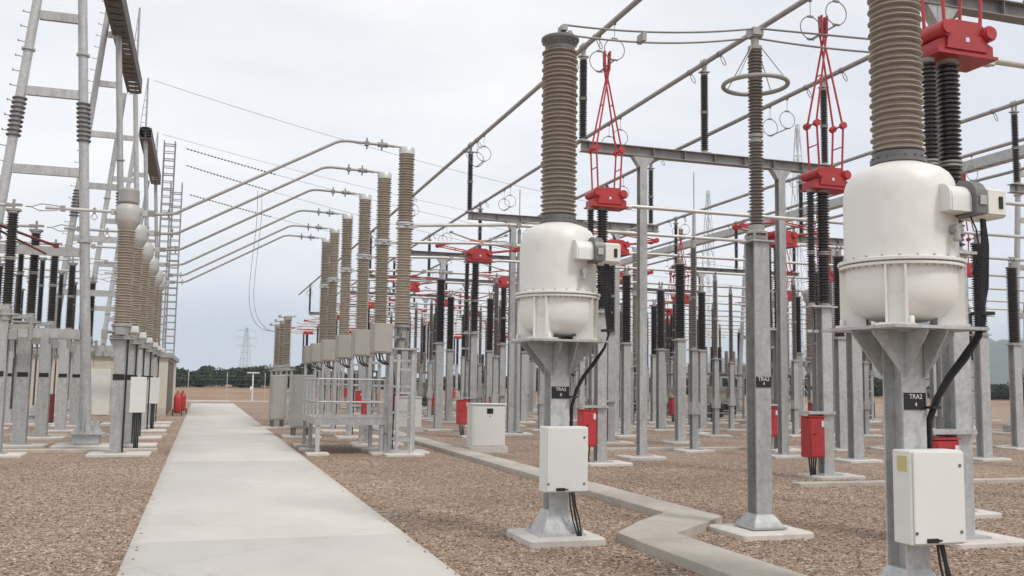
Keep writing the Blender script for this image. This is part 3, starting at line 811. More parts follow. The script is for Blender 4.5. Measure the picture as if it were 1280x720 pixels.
# ------------------------------------------------------------------ cross tubes at head height and their support posts
TRZ = 5.69
lines = []
BR_Y = [22.95, 26.0, 29.3, 33.1, 36.5, 39.1]
for bi, b in enumerate(BAYS):
    for p in (2, 1, 0):
        if b[p] is not None: lines.append((b[p], bi, p))
lines.sort()
ct_i = 0
tubeproto = {}
for (yy, bi, p) in lines:
    if bi < 2: x0, x1 = BUS_A[p] + 0.55, 36.0
    elif bi < 4: x0, x1 = 7.2, 40.0
    else: x0, x1 = 6.6, 40.0
    t = thing('cross_busbar', '%s pale cross tube running right at the height of the red heads' % ORD[ct_i],
              'busbar', (x0, yy, TRZ), 0, 'cross tubes at the height of the red heads')
    ct_i += 1
    segs = [x0] + [c for c in ([BUS_A[p]] if bi >= 2 else []) + [BUS_B[p]] if c > x0] + [x1]
    for a, c in zip(segs[:-1], segs[1:]):
        a2 = a + (0.55 if a != x0 else 0); c2 = c - (0.43 if c != x1 else 0)
        MB().tube((a2 - x0, 0, 0), (c2 - x0, 0, 0), 0.045, 12).build('tube', M['alu'], t)
    if 2 <= bi < 4:
        yb = BR_Y[(bi - 2) * 3 + (2 - p)] - yy
        MB().tube((-2.35, yb, -0.12), (0, 0, 0), 0.045, 12).build('tube', M['alu'], t)
        mb = MB(); # expansion loops near the breaker
        for s_ in (-1, 1):
            mb.path([(0.25, 0, 0), (0.55, s_ * 0.05, 0.08), (0.95, s_ * 0.09, 0.10), (1.25, s_ * 0.02, 0)], 0.014, 6)
        mb.box((0.25, 0, 0), (0.12, 0.12, 0.12)); mb.box((1.25, 0, 0), (0.12, 0.12, 0.12))
        mb.build('expansion_loop', M['alu_dull'], t)

def make_support(loc, label, group):
    t = thing('tube_support_post', label, 'support post', loc, 0, group)
    footing(t, 0.85, 0.75, 0.06)
    mb = MB(); mb.hcol(0, 0, 0.08, 2.85, 0.25, 0.22, 0.016); mb.box((0, 0, 0.07), (0.44, 0.44, 0.02)); mb.box((0, 0, 2.87), (0.36, 0.32, 0.03))
    fix(mb.build('column', M['steel'], t))
    fix(MB().lathe(sheds(2.93, 4.98, 0.115, 0.165, 0.055), (0, 0, 0), 20).build('insulator', M['dark'], t, ang=50))
    fix(MB().lathe([(0.17, 2.887), (0.17, 2.91), (0.12, 2.93)], (0, 0, 0), 18).build('base_flange', M['alu_dull'], t))
    mb = MB(); mb.lathe([(0.12, 4.98), (0.16, 5.0), (0.16, 5.03)], (0, 0, 0), 18)
    mb.box((0, 0, 5.10), (0.10, 0.12, 0.14)); mb.torus((-0.06, 0, 5.253), 0.062, 0.015, 'X', 16, 6); mb.torus((0.06, 0, 5.253), 0.062, 0.015, 'X', 16, 6)
    fix(mb.build('tube_clamp', M['alu_dull'], t))
    t.scale = (1.083,) * 3
    return t
def make_slim(loc, label, group):
    t = thing('slim_insulator_post', label, 'support post', loc, 0, group)
    footing(t, 0.8, 0.7, 0.06)
    mb = MB(); mb.hcol(0, 0, 0.08, 2.45, 0.16, 0.16, 0.012); mb.box((0, 0, 0.07), (0.34, 0.34, 0.02)); mb.box((0, 0, 2.47), (0.26, 0.26, 0.03)); mb.box((0.0, -0.02, 1.05), (0.22, 0.2, 0.3))
    fix(mb.build('column', M['steel'], t))
    insul2(t, 0, 0, 2.485, 3.75, 5.02, 0.055, 0.088, M['umber'], 0.05, 14)
    mb = MB(); mb.box((0, 0, 5.10), (0.08, 0.1, 0.16)); mb.torus((0, 0, 5.253), 0.06, 0.018, 'X', 16, 6); mb.tube((0, 0, 5.0), (0.0, 0, 5.3), 0.02, 8)
    fix(mb.build('tube_clamp', M['alu_dull'], t))
    t.scale = (1.083,) * 3
    return t
sup = slim = None
sup_listed = 12
sup_pos = [(14.8, 19.2), (18.6, 19.2), (8.1, 33.5), (13.8, 26.05), (18.7, 26.05), (18.7, 22.65), (8.2, 40.3), (8.0, 50.6), (18.9, 15.8), (31.5, 22.65), (31.5, 26.05), (31.5, 29.5)]
for bi in (2, 3, 4, 5):
    for p in (0, 1, 2):
        if bi == 2 and p == 1: continue
        for x in ((13.6, 18.7, 10.2) if bi > 2 else (13.6, 18.7)):
            if (bi, p, x) in ((2, 2, 18.7), (2, 2, 13.6)): continue
            sup_pos.append((x, BAYS[bi][p]))
        if bi > 2: sup_pos.append((31.5, BAYS[bi][p])); sup_pos.append((35.0, BAYS[bi][p]))
thick_set = set(sup_pos[:12])
for bi in (3, 4, 5):
    for p in (0, 1, 2):
        for x in (12.0, 16.9, 20.0, 23.1, 26.3): sup_pos.append((x, BAYS[bi][p]))
for p in (0, 2):
    for x in (12.4, 17.0, 20.2, 23.2): sup_pos.append((x, BAYS[2][p]))
sup_pos.sort(key=lambda q: (q[0], q[1]))
si = 0
cnt = {}
for (x, y) in sup_pos:
    row = 'beside the trench' if x < 9 else ('just right of the first tube' if x < 11 else ('between the near busbar tubes' if x < 16 else ('between the near and far busbars' if x < 20 else ('beyond the far busbars' if x < 33 else 'farthest right in the yard'))))
    cnt[row] = cnt.get(row, 0) + 1
    lab = 'grey post with thick dark insulator, %s in the row %s' % (ORD[cnt[row] - 1], row)
    si += 1
    if (x, y) not in thick_set and si % 3 != 0:
        lab = lab.replace('grey post with thick dark insulator', 'grey post with slim brown insulator')
        if slim is None: slim = make_slim((x, y, 0), lab, 'support posts with slim brown insulators')
        else: copy_tree(slim, (x, y, 0), lab)
        continue
    if sup is None: sup = make_support((x, y, 0), lab, 'support posts with thick dark insulators')
    else: copy_tree(sup, (x, y, 0), lab)

# ------------------------------------------------------------------ right row: tall brown circuit breakers
def make_breaker(loc, label, group):
    t = thing('circuit_breaker', label, 'circuit breaker', loc, 0, group)
    MB().cbox((0, 0, -0.02), (1.3, 0.9, 0.16), 0.02).build('footing', M['concrete'], t)
    mb = MB()
    for sx in (-0.27, 0.27):
        for sy in (-0.22, 0.22):
            mb.box((sx, sy, 1.24), (0.09, 0.012, 2.36)); mb.box((sx + (0.04 if sx > 0 else -0.04), sy + 0.045, 1.24), (0.012, 0.078, 2.36))
    for z in (0.35, 0.95, 1.55, 2.15):
        for sy in (-0.235, 0.235): mb.box((0, sy, z), (0.5, 0.012, 0.06))
        for sx in (-0.32, 0.32): mb.box((sx, 0.02, z + 0.1), (0.012, 0.5, 0.05))
    mb.box((0, 0, 2.43), (0.72, 0.58, 0.04))
    mb.build('support_frame', M['steel'], t)
    mb = MB(); mb.lathe([(0.16, 2.45), (0.16, 2.6), (0.13, 2.65), (0.13, 2.92), (0.19, 2.94), (0.19, 2.99), (0.15, 3.02)], (0, 0, 0), 20)
    mb.box((0.0, -0.17, 2.75), (0.1, 0.12, 0.14)); mb.box((-0.12, -0.1, 2.7), (0.2, 0.08, 0.06)); mb.tube((0.1, -0.2, 2.5), (0.1, -0.2, 2.85), 0.03, 8)
    fix(mb.build('crank_housing', M['alu_dull'], t))
    bx = MB().cbox((-0.50, -0.05, 2.66), (0.46, 0.5, 0.70), 0.015).build('drive_box', M['taupe'], t)
    MB().cbox((-0.50, -0.307, 2.66), (0.40, 0.014, 0.62), 0.005).build('door', M['taupe'], bx)
    mb = MB()
    for q in range(3):
        mb.path([(-0.62 + q * 0.07, -0.05, 2.32), (-0.58 + q * 0.07, -0.08, 2.16), (-0.42 + q * 0.05, -0.12, 2.06), (-0.22, -0.15, 2.08), (-0.18, -0.18, 1.6), (-0.2, -0.2, 0.1)], 0.016, 6)
    mb.build('cables', M['black'], t)
    fix(MB().lathe(sheds(3.02, 5.28, 0.145, 0.20, 0.062), (0, 0, 0), 24).build('insulator', M['pale_brown'], t, ang=50))
    mb = MB(); mb.lathe([(0.15, 5.28), (0.22, 5.30), (0.22, 5.34), (0.17, 5.35), (0.17, 5.40), (0.22, 5.41), (0.22, 5.45), (0.15, 5.47)], (0, 0, 0), 24)
    mb.box((0.22, 0, 5.37), (0.2, 0.1, 0.03)); mb.box((0.0, -0.23, 5.37), (0.12, 0.10, 0.03))
    fix(mb.build('middle_flange', M['alu'], t))
    fix(MB().lathe(sheds(5.47, 7.10, 0.145, 0.20, 0.062), (0, 0, 0), 24).build('insulator', M['pale_brown'], t, ang=50))
    mb = MB(); mb.lathe([(0.16, 7.10), (0.19, 7.11), (0.19, 7.25), (0.17, 7.28)], (0, 0, 0), 24); mb.box((-0.2, 0, 7.29), (0.3, 0.1, 0.025))
    fix(mb.build('top_terminal', M['alu'], t))
    t.scale = (1.03,) * 3
    return t
BR_Y = [22.95, 26.0, 29.3, 33.1, 36.5, 39.1]
BX = 4.6
br = None
for i, y in enumerate(BR_Y):
    lab = 'tall brown circuit breaker with taupe drive box, %s in the row right of the path' % (ORD[i] if i < 5 else 'farthest')
    if br is None: br = make_breaker((BX, y, 0), lab, 'tall brown circuit breakers right of the path')
    else: copy_tree(br, (BX, y, 0), lab)
farrow = [(17.2, 36.3), (17.2, 39.4), (17.2, 42.5), (33.0, 35.0), (33.0, 38.5), (33.0, 42.0), (33.0, 45.5), (33.0, 49.0), (33.0, 52.5)]
names = {17.2: 'in the row between the two busbars', 33.0: 'in the row beyond the far busbar', 29: 'in the row beyond the far busbar', 4.6: 'in the distant group at the right edge of the path'}
cnt = {}
for (x, y) in farrow:
    n_ = names[x]; cnt[n_] = cnt.get(n_, 0) + 1
    c = copy_tree(br, (x, y, 0), 'distant brown circuit breaker, %s %s' % (ORD[cnt[n_] - 1], n_)); c['group'] = 'distant circuit breakers'

# flexible twin conductors between the transformers, the arrester and the first disconnector
def sag(a, b, dip, n=14):
    a, b = Vector(a), Vector(b)
    return [a.lerp(b, i / n) - Vector((0, 0, dip * 4 * (i / n) * (1 - i / n))) for i in range(n + 1)]
t = thing('twin_conductor', 'pair of sagging grey conductors from a cream tank over the arrester to a red head', 'conductor', (CT_A[0], CT_A[1], 5.5))
def rel(pts, o): return [Vector(p) - Vector(o) for p in pts]
O = (CT_A[0], CT_A[1], 5.5)
for q, off in enumerate((-0.055, 0.055)):
    mb = MB()
    mb.path(rel(sag((CT_A[0] + 0.02, CT_A[1] + off, 5.79 - off * 0.6), (ARR[0], ARR[1] + off, 6.035 - off * 0.7), 0.07 + q * 0.02), O), 0.013, 8)
    mb.path(rel(sag((ARR[0], ARR[1] + off, 6.035 - off * 0.7), (7.7, 8.9 + off, 5.68 - off * 0.9), 0.0 + q * 0.03), O), 0.013, 8)
    mb.build('wire', M['wire'], t)
MB().box((0.03, 0, 0.29), (0.07, 0.14, 0.06)).build('clamp', M['alu_dull'], t)
for f_ in (0.38,):
    p = Vector((CT_A[0] + 0.1, CT_A[1], 5.77)).lerp(Vector((ARR[0], ARR[1], 6.035)), f_) - Vector((0, 0, 0.08 * 4 * f_ * (1 - f_))) - Vector(O)
    MB().box(p, (0.05, 0.16, 0.10)).build('spacer', M['alu_dull'], t)
p = Vector((ARR[0], ARR[1], 6.035)) - Vector(O); MB().box(p, (0.14, 0.17, 0.09)).build('clamp', M['alu_dull'], t)
p = Vector((7.72, 8.9, 5.7)) - Vector(O); MB().box(p, (0.12, 0.2, 0.10)).build('clamp', M['alu_dull'], t)

# ------------------------------------------------------------------ left row: brown transformers with round metal heads
def make_lct(loc, label, group):
    t = thing('current_transformer', label, 'current transformer', loc, 0, group)
    MB().cbox((0.1, 0, -0.02), (1.3, 0.9, 0.16), 0.02).build('footing', M['concrete'], t)
    mb = MB(); mb.hcol(0, 0, 0.07, 2.55, 0.22, 0.22, 0.016); mb.box((0, 0, 0.066), (0.42, 0.42, 0.02)); mb.box((0, 0, 2.57), (0.46, 0.46, 0.03))
    for sx in (-1, 1): mb.prism([(sx * 0.112, 2.25), (sx * 0.23, 2.55), (sx * 0.112, 2.55)], -0.10, 0.10)
    fix(mb.build('column', M['steel'], t))
    MB().box((0, -0.116, 1.72), (0.24, 0.006, 0.13)).build('name_plate', M['plate'], t)
    mb = MB(); mb.lathe([(0.24, 2.59), (0.24, 2.63), (0.19, 2.65), (0.19, 2.82), (0.22, 2.84), (0.22, 2.88), (0.18, 2.92)], (0, 0, 0), 24)
    mb.cbox((0.0, -0.26, 2.73), (0.2, 0.12, 0.17), 0.01); mb.tube((0.2, -0.1, 2.7), (0.33, -0.14, 2.7), 0.035, 10); mb.tube((-0.36, -0.1, 2.72), (-0.1, -0.1, 2.72), 0.04, 10); mb.box((-0.34, -0.1, 2.66), (0.12, 0.14, 0.2)); mb.path([(-0.3, -0.12, 2.6), (-0.3, -0.16, 2.35), (-0.12, -0.14, 2.1)], 0.018, 6)
    fix(mb.build('base_housing', M['alu_dull'], t))
    MB().cbox((0.27, 0.05, 2.78), (0.16, 0.2, 0.16), 0.01).build('junction_box', M['white'], t)
    fix(MB().lathe(sheds(2.92, 5.02, 0.15, 0.205, 0.06), (0, 0, 0), 24).build('insulator', M['pale_brown'], t, ang=50))
    mb = MB(); mb.lathe([(0.14, 5.02), (0.18, 5.06), (0.20, 5.10), (0.25, 5.18), (0.27, 5.24), (0.27, 5.44), (0.25, 5.54), (0.20, 5.60), (0.10, 5.62)], (0, 0, 0), 28)
    mb.tube((-0.36, 0, 5.42), (0.42, 0, 5.42), 0.045, 12); mb.box((0.36, 0, 5.42), (0.12, 0.14, 0.14)); mb.box((-0.32, 0, 5.42), (0.08, 0.12, 0.12))
    fix(mb.build('round_head', M['head'], t, ang=30))
    mb = MB(); mb.tube((0.16, -0.14, 2.6), (0.16, -0.15, 0.05), 0.022, 8); mb.build('cable', M['black'], t)
    return t
LX = -1.75
lct = None
for i, y in enumerate(BR_Y):
    lab = 'brown ribbed transformer with round pale head, %s in the row left of the path' % (ORD[i] if i < 5 else 'farthest')
    if lct is None:
        lct = make_lct((LX, y, 0), lab, 'round headed transformers left of the path')
    else: plain_lct = copy_tree(lct, (LX, y, 0), lab)
    if i == 1:   # only the nearest carries the big cylinder on its head
        pass
cylm = MB().lathe([(0.17, 5.6), (0.20, 5.63), (0.225, 5.65), (0.225, 5.92), (0.20, 5.96), (0.05, 5.97)], (0, 0, 0), 28)
fix(cylm.build('head_cylinder', M['alu_dull'], lct, ang=30))
k_ = 0
for (x, y) in [(22.8, 32.2), (23.2, 35.0), (19.8, 44.5), (36.5, 35.5), (36.5, 39.0), (36.5, 42.5), (36.5, 46.0), (36.5, 49.5), (16.5, 55.5), (12.8, 54.0), (38.5, 30.0), (38.5, 33.0)]:
    c = copy_tree(plain_lct, (x, y, 0), 'distant round-headed brown transformer, %s across the right yard' % ORD[k_]); c['group'] = 'distant round headed transformers'; k_ += 1
for i, (x, y, lab) in enumerate([(-1.45, 25.0, 'white box on a thin post among the round headed transformers, the nearer'), (-1.5, 34.0, 'white box on a thin post among the round headed transformers, the farther')]):
    t = thing('junction_cabinet', lab, 'cabinet', (x, y, 0), 0, 'white junction cabinets among the left transformers')
    mb = MB(); mb.cbox((0, 0, 1.3), (0.36, 0.22, 0.86), 0.01); mb.build('box', M['white'], t)
    mb = MB(); mb.box((0, 0.13, 1.2), (0.08, 0.04, 2.4)); mb.box((0, 0.13, 0.02), (0.2, 0.2, 0.04)); mb.build('post', M['steel'], t)
    mb = MB(); [mb.tube((0.05 * q, 0, 0.88), (0.04 * q, 0.02, 0.0), 0.02, 6) for q in (-1, 0, 1)]; mb.build('cables', M['black'], t)

# sloping tubes that cross over the path
def make_swoop(loc, label, group):
    t = thing('sloping_busbar', label, 'busbar', loc, 0, group)
    P = [(0.40, 0, 5.42), (0.7, 0, 5.43), (0.95, 0, 5.46)]
    a = Vector((1.05, 0, 5.5)); b = Vector((4.6, 0, 7.48))
    P += [tuple(a.lerp(b, k / 4)) for k in range(5)]
    P += [(4.72, 0, 7.52), (4.87, 0, 7.54), (6.05, 0, 7.51)]
    MB().path(P, 0.036, 12).build('tube', M['alu_dull'], t)
    for x in (5.35, 5.72):
        mb = MB(); mb.tube((x, 0, 7.38), (x, 0, 7.66), 0.02, 8); mb.box((x, 0, 7.52), (0.10, 0.10, 0.10))
        if x > 5.5: mb.tube((5.62, 0, 7.52), (5.86, 0, 7.52), 0.06, 10)
        mb.build('connector', M['wire'], t)
    mb = MB()
    mb.box((0.5, 0, 5.42), (0.16, 0.1, 0.1)); mb.tube((0.86, 0, 5.34), (0.86, 0, 5.56), 0.02, 6)
    mb.build('connector', M['wire'], t)
    return t
sw = None
for i, y in enumerate(BR_Y):
    lab = 'tube rising over the path from transformer to breaker, %s' % ['nearest and highest in the picture', 'second from the camera', 'third from the camera', 'fourth from the camera', 'fifth from the camera', 'farthest and lowest in the picture'][i]
    if sw is None: sw = make_swoop((LX, y, 0), lab, 'sloping tubes over the path')
    else: copy_tree(sw, (LX, y, 0), lab)

# left disconnectors (two dark insulator columns, red folded arm)
def make_ldisc(loc, label, group):
    t = thing('left_yard_disconnector', label, 'disconnector', loc, 0, group)
    footing(t, 1.3, 0.8, 0.06)
    mb = MB(); mb.hcol(0.05, 0, 0.08, 3.0, 0.30, 0.28, 0.016); mb.box((0.05, 0, 0.07), (0.5, 0.5, 0.02)); mb.box((-0.05, 0, 3.03), (0.8, 0.4, 0.04))
    mb.box((-0.05, -0.0, 3.16), (0.5, 0.3, 0.10))
    fix(mb.build('column', M['steel'], t))
    MB().box((0.05, -0.147, 1.75), (0.24, 0.006, 0.11)).build('name_plate', M['plate'], t)
    insul2(t, 0.12, 0, 3.2, 4.25, 5.28, 0.085, 0.125, M['dark'], 0.052, 18)
    insul2(t, -0.22, 0.25, 3.2, 4.25, 5.0, 0.055, 0.085, M['dark'], 0.046, 14)
    mb = MB(); mb.box((0.12, 0, 5.32), (0.3, 0.2, 0.05)); mb.box((0.12, 0, 5.44), (0.34, 0.08, 0.05)); mb.tube((0.12, 0, 5.3), (0.12, 0, 5.56), 0.03, 8)
    mb.box((-0.22, 0.25, 5.03), (0.2, 0.16, 0.05))
    mb.build('terminal', M['alu_dull'], t)
    mb = MB(); mb.tube((-0.22, 0.2, 0.9), (-0.22, 0.22, 3.1), 0.025, 8); mb.build('operating_rod', M['darkgrey'], t)
    mb = MB(); mb.tube((0.12, -0.05, 3.14), (0.12, -0.05, 2.9), 0.13, 14); mb.box((0.42, -0.05, 2.78), (0.5, 0.09, 0.09)); mb.tube((0.62, -0.05, 2.5), (0.62, -0.05, 3.0), 0.05, 10); mb.box((0.3, -0.1, 2.6), (0.16, 0.16, 0.22)); mb.tube((0.3, -0.12, 2.5), (0.34, -0.1, 2.1), 0.015, 6)
    mb.build('gear_housing', M['alu_dull'], t)
    return t
ld = None
for i, y in enumerate(BR_Y):
    for j, x in enumerate((-4.2, -6.5)):
        if j == 1 and i < 2: continue
        lab = 'dark disconnector on a broad steel column, %s in the %s row of the left yard' % (ORD[i], 'inner' if j == 0 else 'outer')
        if ld is None: ld = make_ldisc((x, y + (0 if j == 0 else 1.2), 0), lab, 'dark disconnectors in the left yard')
        else:
            c_ = copy_tree(ld, (x, y + (0 if j == 0 else 1.2), 0), lab)
            if i == 3 and j == 0: ld_third = c_
def old_box(p):
    bx = MB().cbox((-0.30, -0.02, 0.72), (0.26, 0.3, 0.9), 0.012).build('motor_box', M['oldred'], p)
    MB().cbox((-0.30, -0.178, 0.72), (0.21, 0.012, 0.8), 0.004).build('door', M['oldred'], bx)
old_box(ld); old_box(ld_third)
mb = MB(); mb.tube((-0.2, 0.2, 5.0), (1.0, 0.5, 4.62), 0.03, 8); mb.tube((-0.2, 0.3, 4.9), (0.75, 0.55, 4.45), 0.025, 8); mb.box((0.95, 0.49, 4.64), (0.1, 0.1, 0.1)); mb.build('folded_arm', M['oldred'], ld)
for i, y in enumerate(BR_Y):
    t = thing('left_cross_busbar', 'pale tube with loop fitting joined to a round transformer head, %s of its row' % (ORD[i] if i < 5 else 'farthest'), 'busbar', (-2.1, y, 5.42), 0, 'short cross tubes left of the path')
    MB().tube((0, 0, 0), (-1.35, 0, 0), 0.036, 12).build('tube', M['alu'], t)
    MB().tube((-1.95, 0, 0), (-6.5, 0, 0.0), 0.036, 12).build('tube', M['alu'], t)
    mb = MB()
    for s_ in (-1, 1): mb.path([(-1.0, 0, 0), (-1.12, s_ * 0.10, s_ * 0.07), (-1.45, s_ * 0.14, s_ * 0.10), (-1.65, s_ * 0.02, 0), (-1.75, 0, 0)], 0.013, 6)
    mb.box((-1.0, 0, 0), (0.10, 0.11, 0.12)); mb.box((-0.35, 0, 0), (0.05, 0.1, 0.12)); mb.path([(-0.35, 0, -0.05), (-0.42, 0, -0.15), (-0.35, 0, -0.22), (-0.28, 0, -0.15), (-0.35, 0, -0.05)], 0.012, 6)
    mb.build('loop_fitting', M['alu_dull'], t)

# ------------------------------------------------------------------ ladder like gantry towers and their beams
def make_tower(loc, label, group, top=15.0, mast=0.0, near=True, flip=1):
    t = thing('gantry_tower', label, 'gantry tower', loc, 0, group)
    kL = (1.78) / top * 1.0
    def xl(z): return (-2.77 + 1.43 * z / 15.0) * flip
    def xr(z): return (-0.94 * z / 15.0) * flip
    for s_, fx, nm in ((0, xl, 'leg'), (1, xr, 'leg')):
        mb = MB(); mb.tube((fx(0.35), 0, 0.35), (fx(top), 0, top), 0.125, 16, 0.105)
        for z in (0.36, 5.0, 9.7): mb.lathe([(0.16, 0), (0.16, 0.05)], (fx(z), 0, z), 16)
        for sx in (-1, 1):
            mb.prism([(fx(0) + sx * 0.12, 0.36), (fx(0) + sx * 0.34, 0.36), (fx(0) + sx * 0.12, 0.85)], -0.008, 0.008)
            mb.prism([(sx * 0.12, 0.36), (sx * 0.34, 0.36), (sx * 0.12, 0.85)], fx(0) - 0.008, fx(0) + 0.008, 'YZ')
        mb.box((fx(0), 0, 0.35), (0.75, 0.75, 0.03)); mb.box((fx(0), 0, 0.22), (0.6, 0.6, 0.24))
        lg = fix(mb.build(nm, M['steel'], t))
        MB().cbox((fx(0), 0, -0.02), (1.45, 1.25, 0.22), 0.02).build('footing', M['concrete'], lg)
        if near:
            mb = MB(); n_ = 34
            for k in range(n_):
                z = 2.0 + k * (top - 2.2) / n_
                mb.tube((fx(z) - 0.11, 0, z), (fx(z) - 0.26, 0, z + 0.02), 0.011, 6); mb.tube((fx(z) - 0.26, 0, z), (fx(z) - 0.26, 0, z + 0.05), 0.016, 6)
            if s_ == 0: mb.build('climbing_pegs', M['steel_old'], lg)
            mb = MB()
            for k in range(9):
                z = 7.55 + k * 0.115; mb.torus((fx(z), 0, z), 0.145, 0.028, 'Z', 18, 6)
            mb.build('anti_climb_band', M['darkgrey'], lg)
    z = 2.75; k = 0
    while z < top - 0.4:
        mb = MB(); a, b = xl(z) + 0.11 * flip, xr(z) - 0.11 * flip
        mb.box(((a + b) / 2, -0.05, z), (abs(b - a), 0.012, 0.22)); mb.box(((a + b) / 2, 0.02, z + 0.1), (abs(b - a), 0.12, 0.012)); mb.box(((a + b) / 2, 0.02, z - 0.1), (abs(b - a), 0.12, 0.012))
        mb.build('rung', M['steel'], t); z += 2.0 - 0.02 * k; k += 1
    if mast:
        mb = MB(); mb.tube((xr(top), 0, top), (xr(top) - 0.02, 0, top + mast), 0.045, 8); mb.tube((xr(top) - 0.35 * flip, 0, top), (xr(top) - 0.05, 0, top + mast * 0.95), 0.02, 6)
        for q in range(8): mb.box((xr(top) - 0.18 * flip * (1 - q / 9), 0, top + mast * q / 8), (0.3 * (1 - q / 9), 0.015, 0.03))
        mb.build('lightning_mast', M['steel'], t)
    return t
TG = 'ladder towers of the left gantry'
make_tower((-2.58, 25.4, 0), 'big ladder-like steel tower at the left edge, nearest and tallest of all', TG, 15.0, 0, True)
make_tower((-2.63, 37.5, 0), 'ladder tower standing under the near end of the first dark overhead girder', TG, 17.2, 0, True)
make_tower((-2.55, 45.8, 0), 'ladder tower with a lightning mast at the far end of the first dark overhead girder', TG, 14.6, 4.1, False)
make_tower((-2.55, 54.0, 0), 'slender ladder tower with a mast at the near end of the second dark girder', TG, 14.6, 3.3, False)
make_tower((-2.55, 66.0, 0), 'distant ladder tower with a mast at the far end of the second dark girder', TG, 14.6, 3.3, False)
def girder(y0, y1, x, z, label, w=0.6, h=0.62, m='girder', group='dark girders of the left gantry'):
    t = thing('gantry_girder', label, 'girder', (x, y0, z), 0, group)
    L_ = y1 - y0; mb = MB()
    for sx in (-1, 1):
        for sz in (-1, 1):
            mb.box((sx * (w / 2 - 0.05), L_ / 2, sz * (h / 2 - 0.05)), (0.10, L_, 0.10))
        mb.box((sx * (w / 2 - 0.006), L_ / 2, 0), (0.008, L_, h - 0.20))
    t2 = fix(mb.build('chords', M[m], t))
    n_ = int(L_ / 0.62); mb = MB()
    for k in range(n_ + 1):
        y = 0.14 + k * (L_ - 0.28) / n_
        mb.box((0, y, -h / 2 + 0.004), (w - 0.2, 0.52, 0.010)); mb.box((0, y, h / 2 - 0.004), (w - 0.2, 0.56, 0.010))
    mb.build('batten_plates', M[m], t)
    return t
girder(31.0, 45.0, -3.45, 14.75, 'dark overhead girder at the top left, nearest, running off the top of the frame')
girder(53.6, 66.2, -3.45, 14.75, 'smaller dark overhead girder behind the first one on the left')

# narrow ladder masts at the far left, with the line conductors leaving them
def ladder_mast(loc, w, h, label, group):
    t = thing('lattice_mast', label, 'lattice mast', loc, 0, group)
    mb = MB()
    for sx in (-1, 1):
        for sy in (-1, 1): mb.box((sx * w / 2, sy * w / 2, h / 2), (0.07, 0.07, h))
    mb.build('uprights', M['steel_old'], t)
    mb = MB(); z = 0.4; k = 0
    while z < h:
        for sy in (-1, 1): mb.box((0, sy * w / 2 - sy * 0.04, z), (w - 0.07, 0.01, 0.07))
        for sx in (-1, 1): mb.box((sx * w / 2 - sx * 0.04, 0, z), (0.01, w - 0.07, 0.07))
        if z + 0.9 < h:
            for sy in (-1, 1): mb.box((0, sy * w / 2 - sy * 0.04, z + 0.45), (w - 0.07, 0.01, 0.05))
        z += 0.9; k += 1
    mb.build('lacing', M['steel_old'], t)
    MB().cbox((0, 0, 0), (w + 0.6, w + 0.6, 0.3), 0.02).build('footing', M['concrete'], t)
    return t
ladder_mast((-2.45, 60.0, 0), 0.62, 15.9, 'taller of two narrow lattice masts behind the round transformer heads', 'lattice masts behind the left row')
ladder_mast((-2.15, 66.0, 0), 0.7, 14.6, 'shorter of two narrow lattice masts behind the round transformer heads', 'lattice masts behind the left row')

def string_line(a, b, dip, sl, label, group, dead=0):
    t = thing('line_conductor', label, 'overhead line', a, 0, group)
    pts = sag((0, 0, 0), Vector(b) - Vector(a), dip, 26)
    MB().path(pts, 0.013, 6).build('wire', M['wire'], t)
    if sl:
        d = (pts[1] - pts[0]).normalized(); mb = MB(); q = d.to_track_quat('Z', 'Y').to_matrix()
        k = int(sl / 0.2)
        for i in range(k):
            f = (i + 1) * 0.2
            # follow the sagging wire
            u = f / (Vector(b) - Vector(a)).length
            p = Vector((0, 0, 0)).lerp(Vector(b) - Vector(a), u) - Vector((0, 0, dip * 4 * u * (1 - u)))
            mb.lathe([(0.02, -0.07), (0.055, -0.03), (0.055, 0.0), (0.02, 0.06)], p, 8, m=q)
        mb.build('insulator_string', M['darkgrey'], t)
    return t
LG = 'line conductors strung from the left gantry'
string_line((-1.6, 60, 15.6), (40, 62, 10.5), 1.0, 5.4, 'uppermost thin line conductor with insulator string sagging from the left lattice mast', LG)
string_line((-1.6, 62, 15.0), (40, 64, 9.4), 1.1, 5.4, 'middle thin line conductor with insulator string sagging from the left lattice mast', LG)
string_line((-1.4, 66, 13.9), (40, 68, 8.6), 0.9, 5.4, 'lowest thin line conductor with insulator string sagging from the left lattice mast', LG)
string_line((-3.2, 54, 17.8), (32, 66, 15.0), 0.6, 0, 'upper thin earth wire running right from a lightning mast', 'thin earth wires')
string_line((-3.2, 66, 17.8), (32, 70, 13.4), 0.5, 0, 'lower thin earth wire running right from a lightning mast', 'thin earth wires')
t = thing('dropper', 'pair of thin conductors dropping from the strung lines and curving to the far brown bushings', 'conductor', (2.9, 60, 13.3))
for o_ in (-0.13, 0.13):
    mb = MB(); P = [(0 + o_, 0, 0), (0.0 + o_, -0.3, -2.0), (-0.2 + o_, -1.0, -4.5), (-0.35 + o_, -2.4, -6.5), (-0.3 + o_, -5, -7.9), (0.0 + o_, -9, -8.9), (0.4, -14, -9.3), (0.42, -17.6, -9.15)]
    sm = []
    for i in range(len(P) - 1):
        p0, p1, p2, p3 = [Vector(P[min(max(j, 0), len(P) - 1)]) for j in (i - 1, i, i + 1, i + 2)]
        for q in range(6):
            u = q / 6; sm.append(0.5 * ((2 * p1) + (-p0 + p2) * u + (2 * p0 - 5 * p1 + 4 * p2 - p3) * u * u + (-p0 + 3 * p1 - 3 * p2 + p3) * u ** 3))
    sm.append(Vector(P[-1])); mb.path(sm, 0.018, 6); mb.build('wire', M['wire'], t)

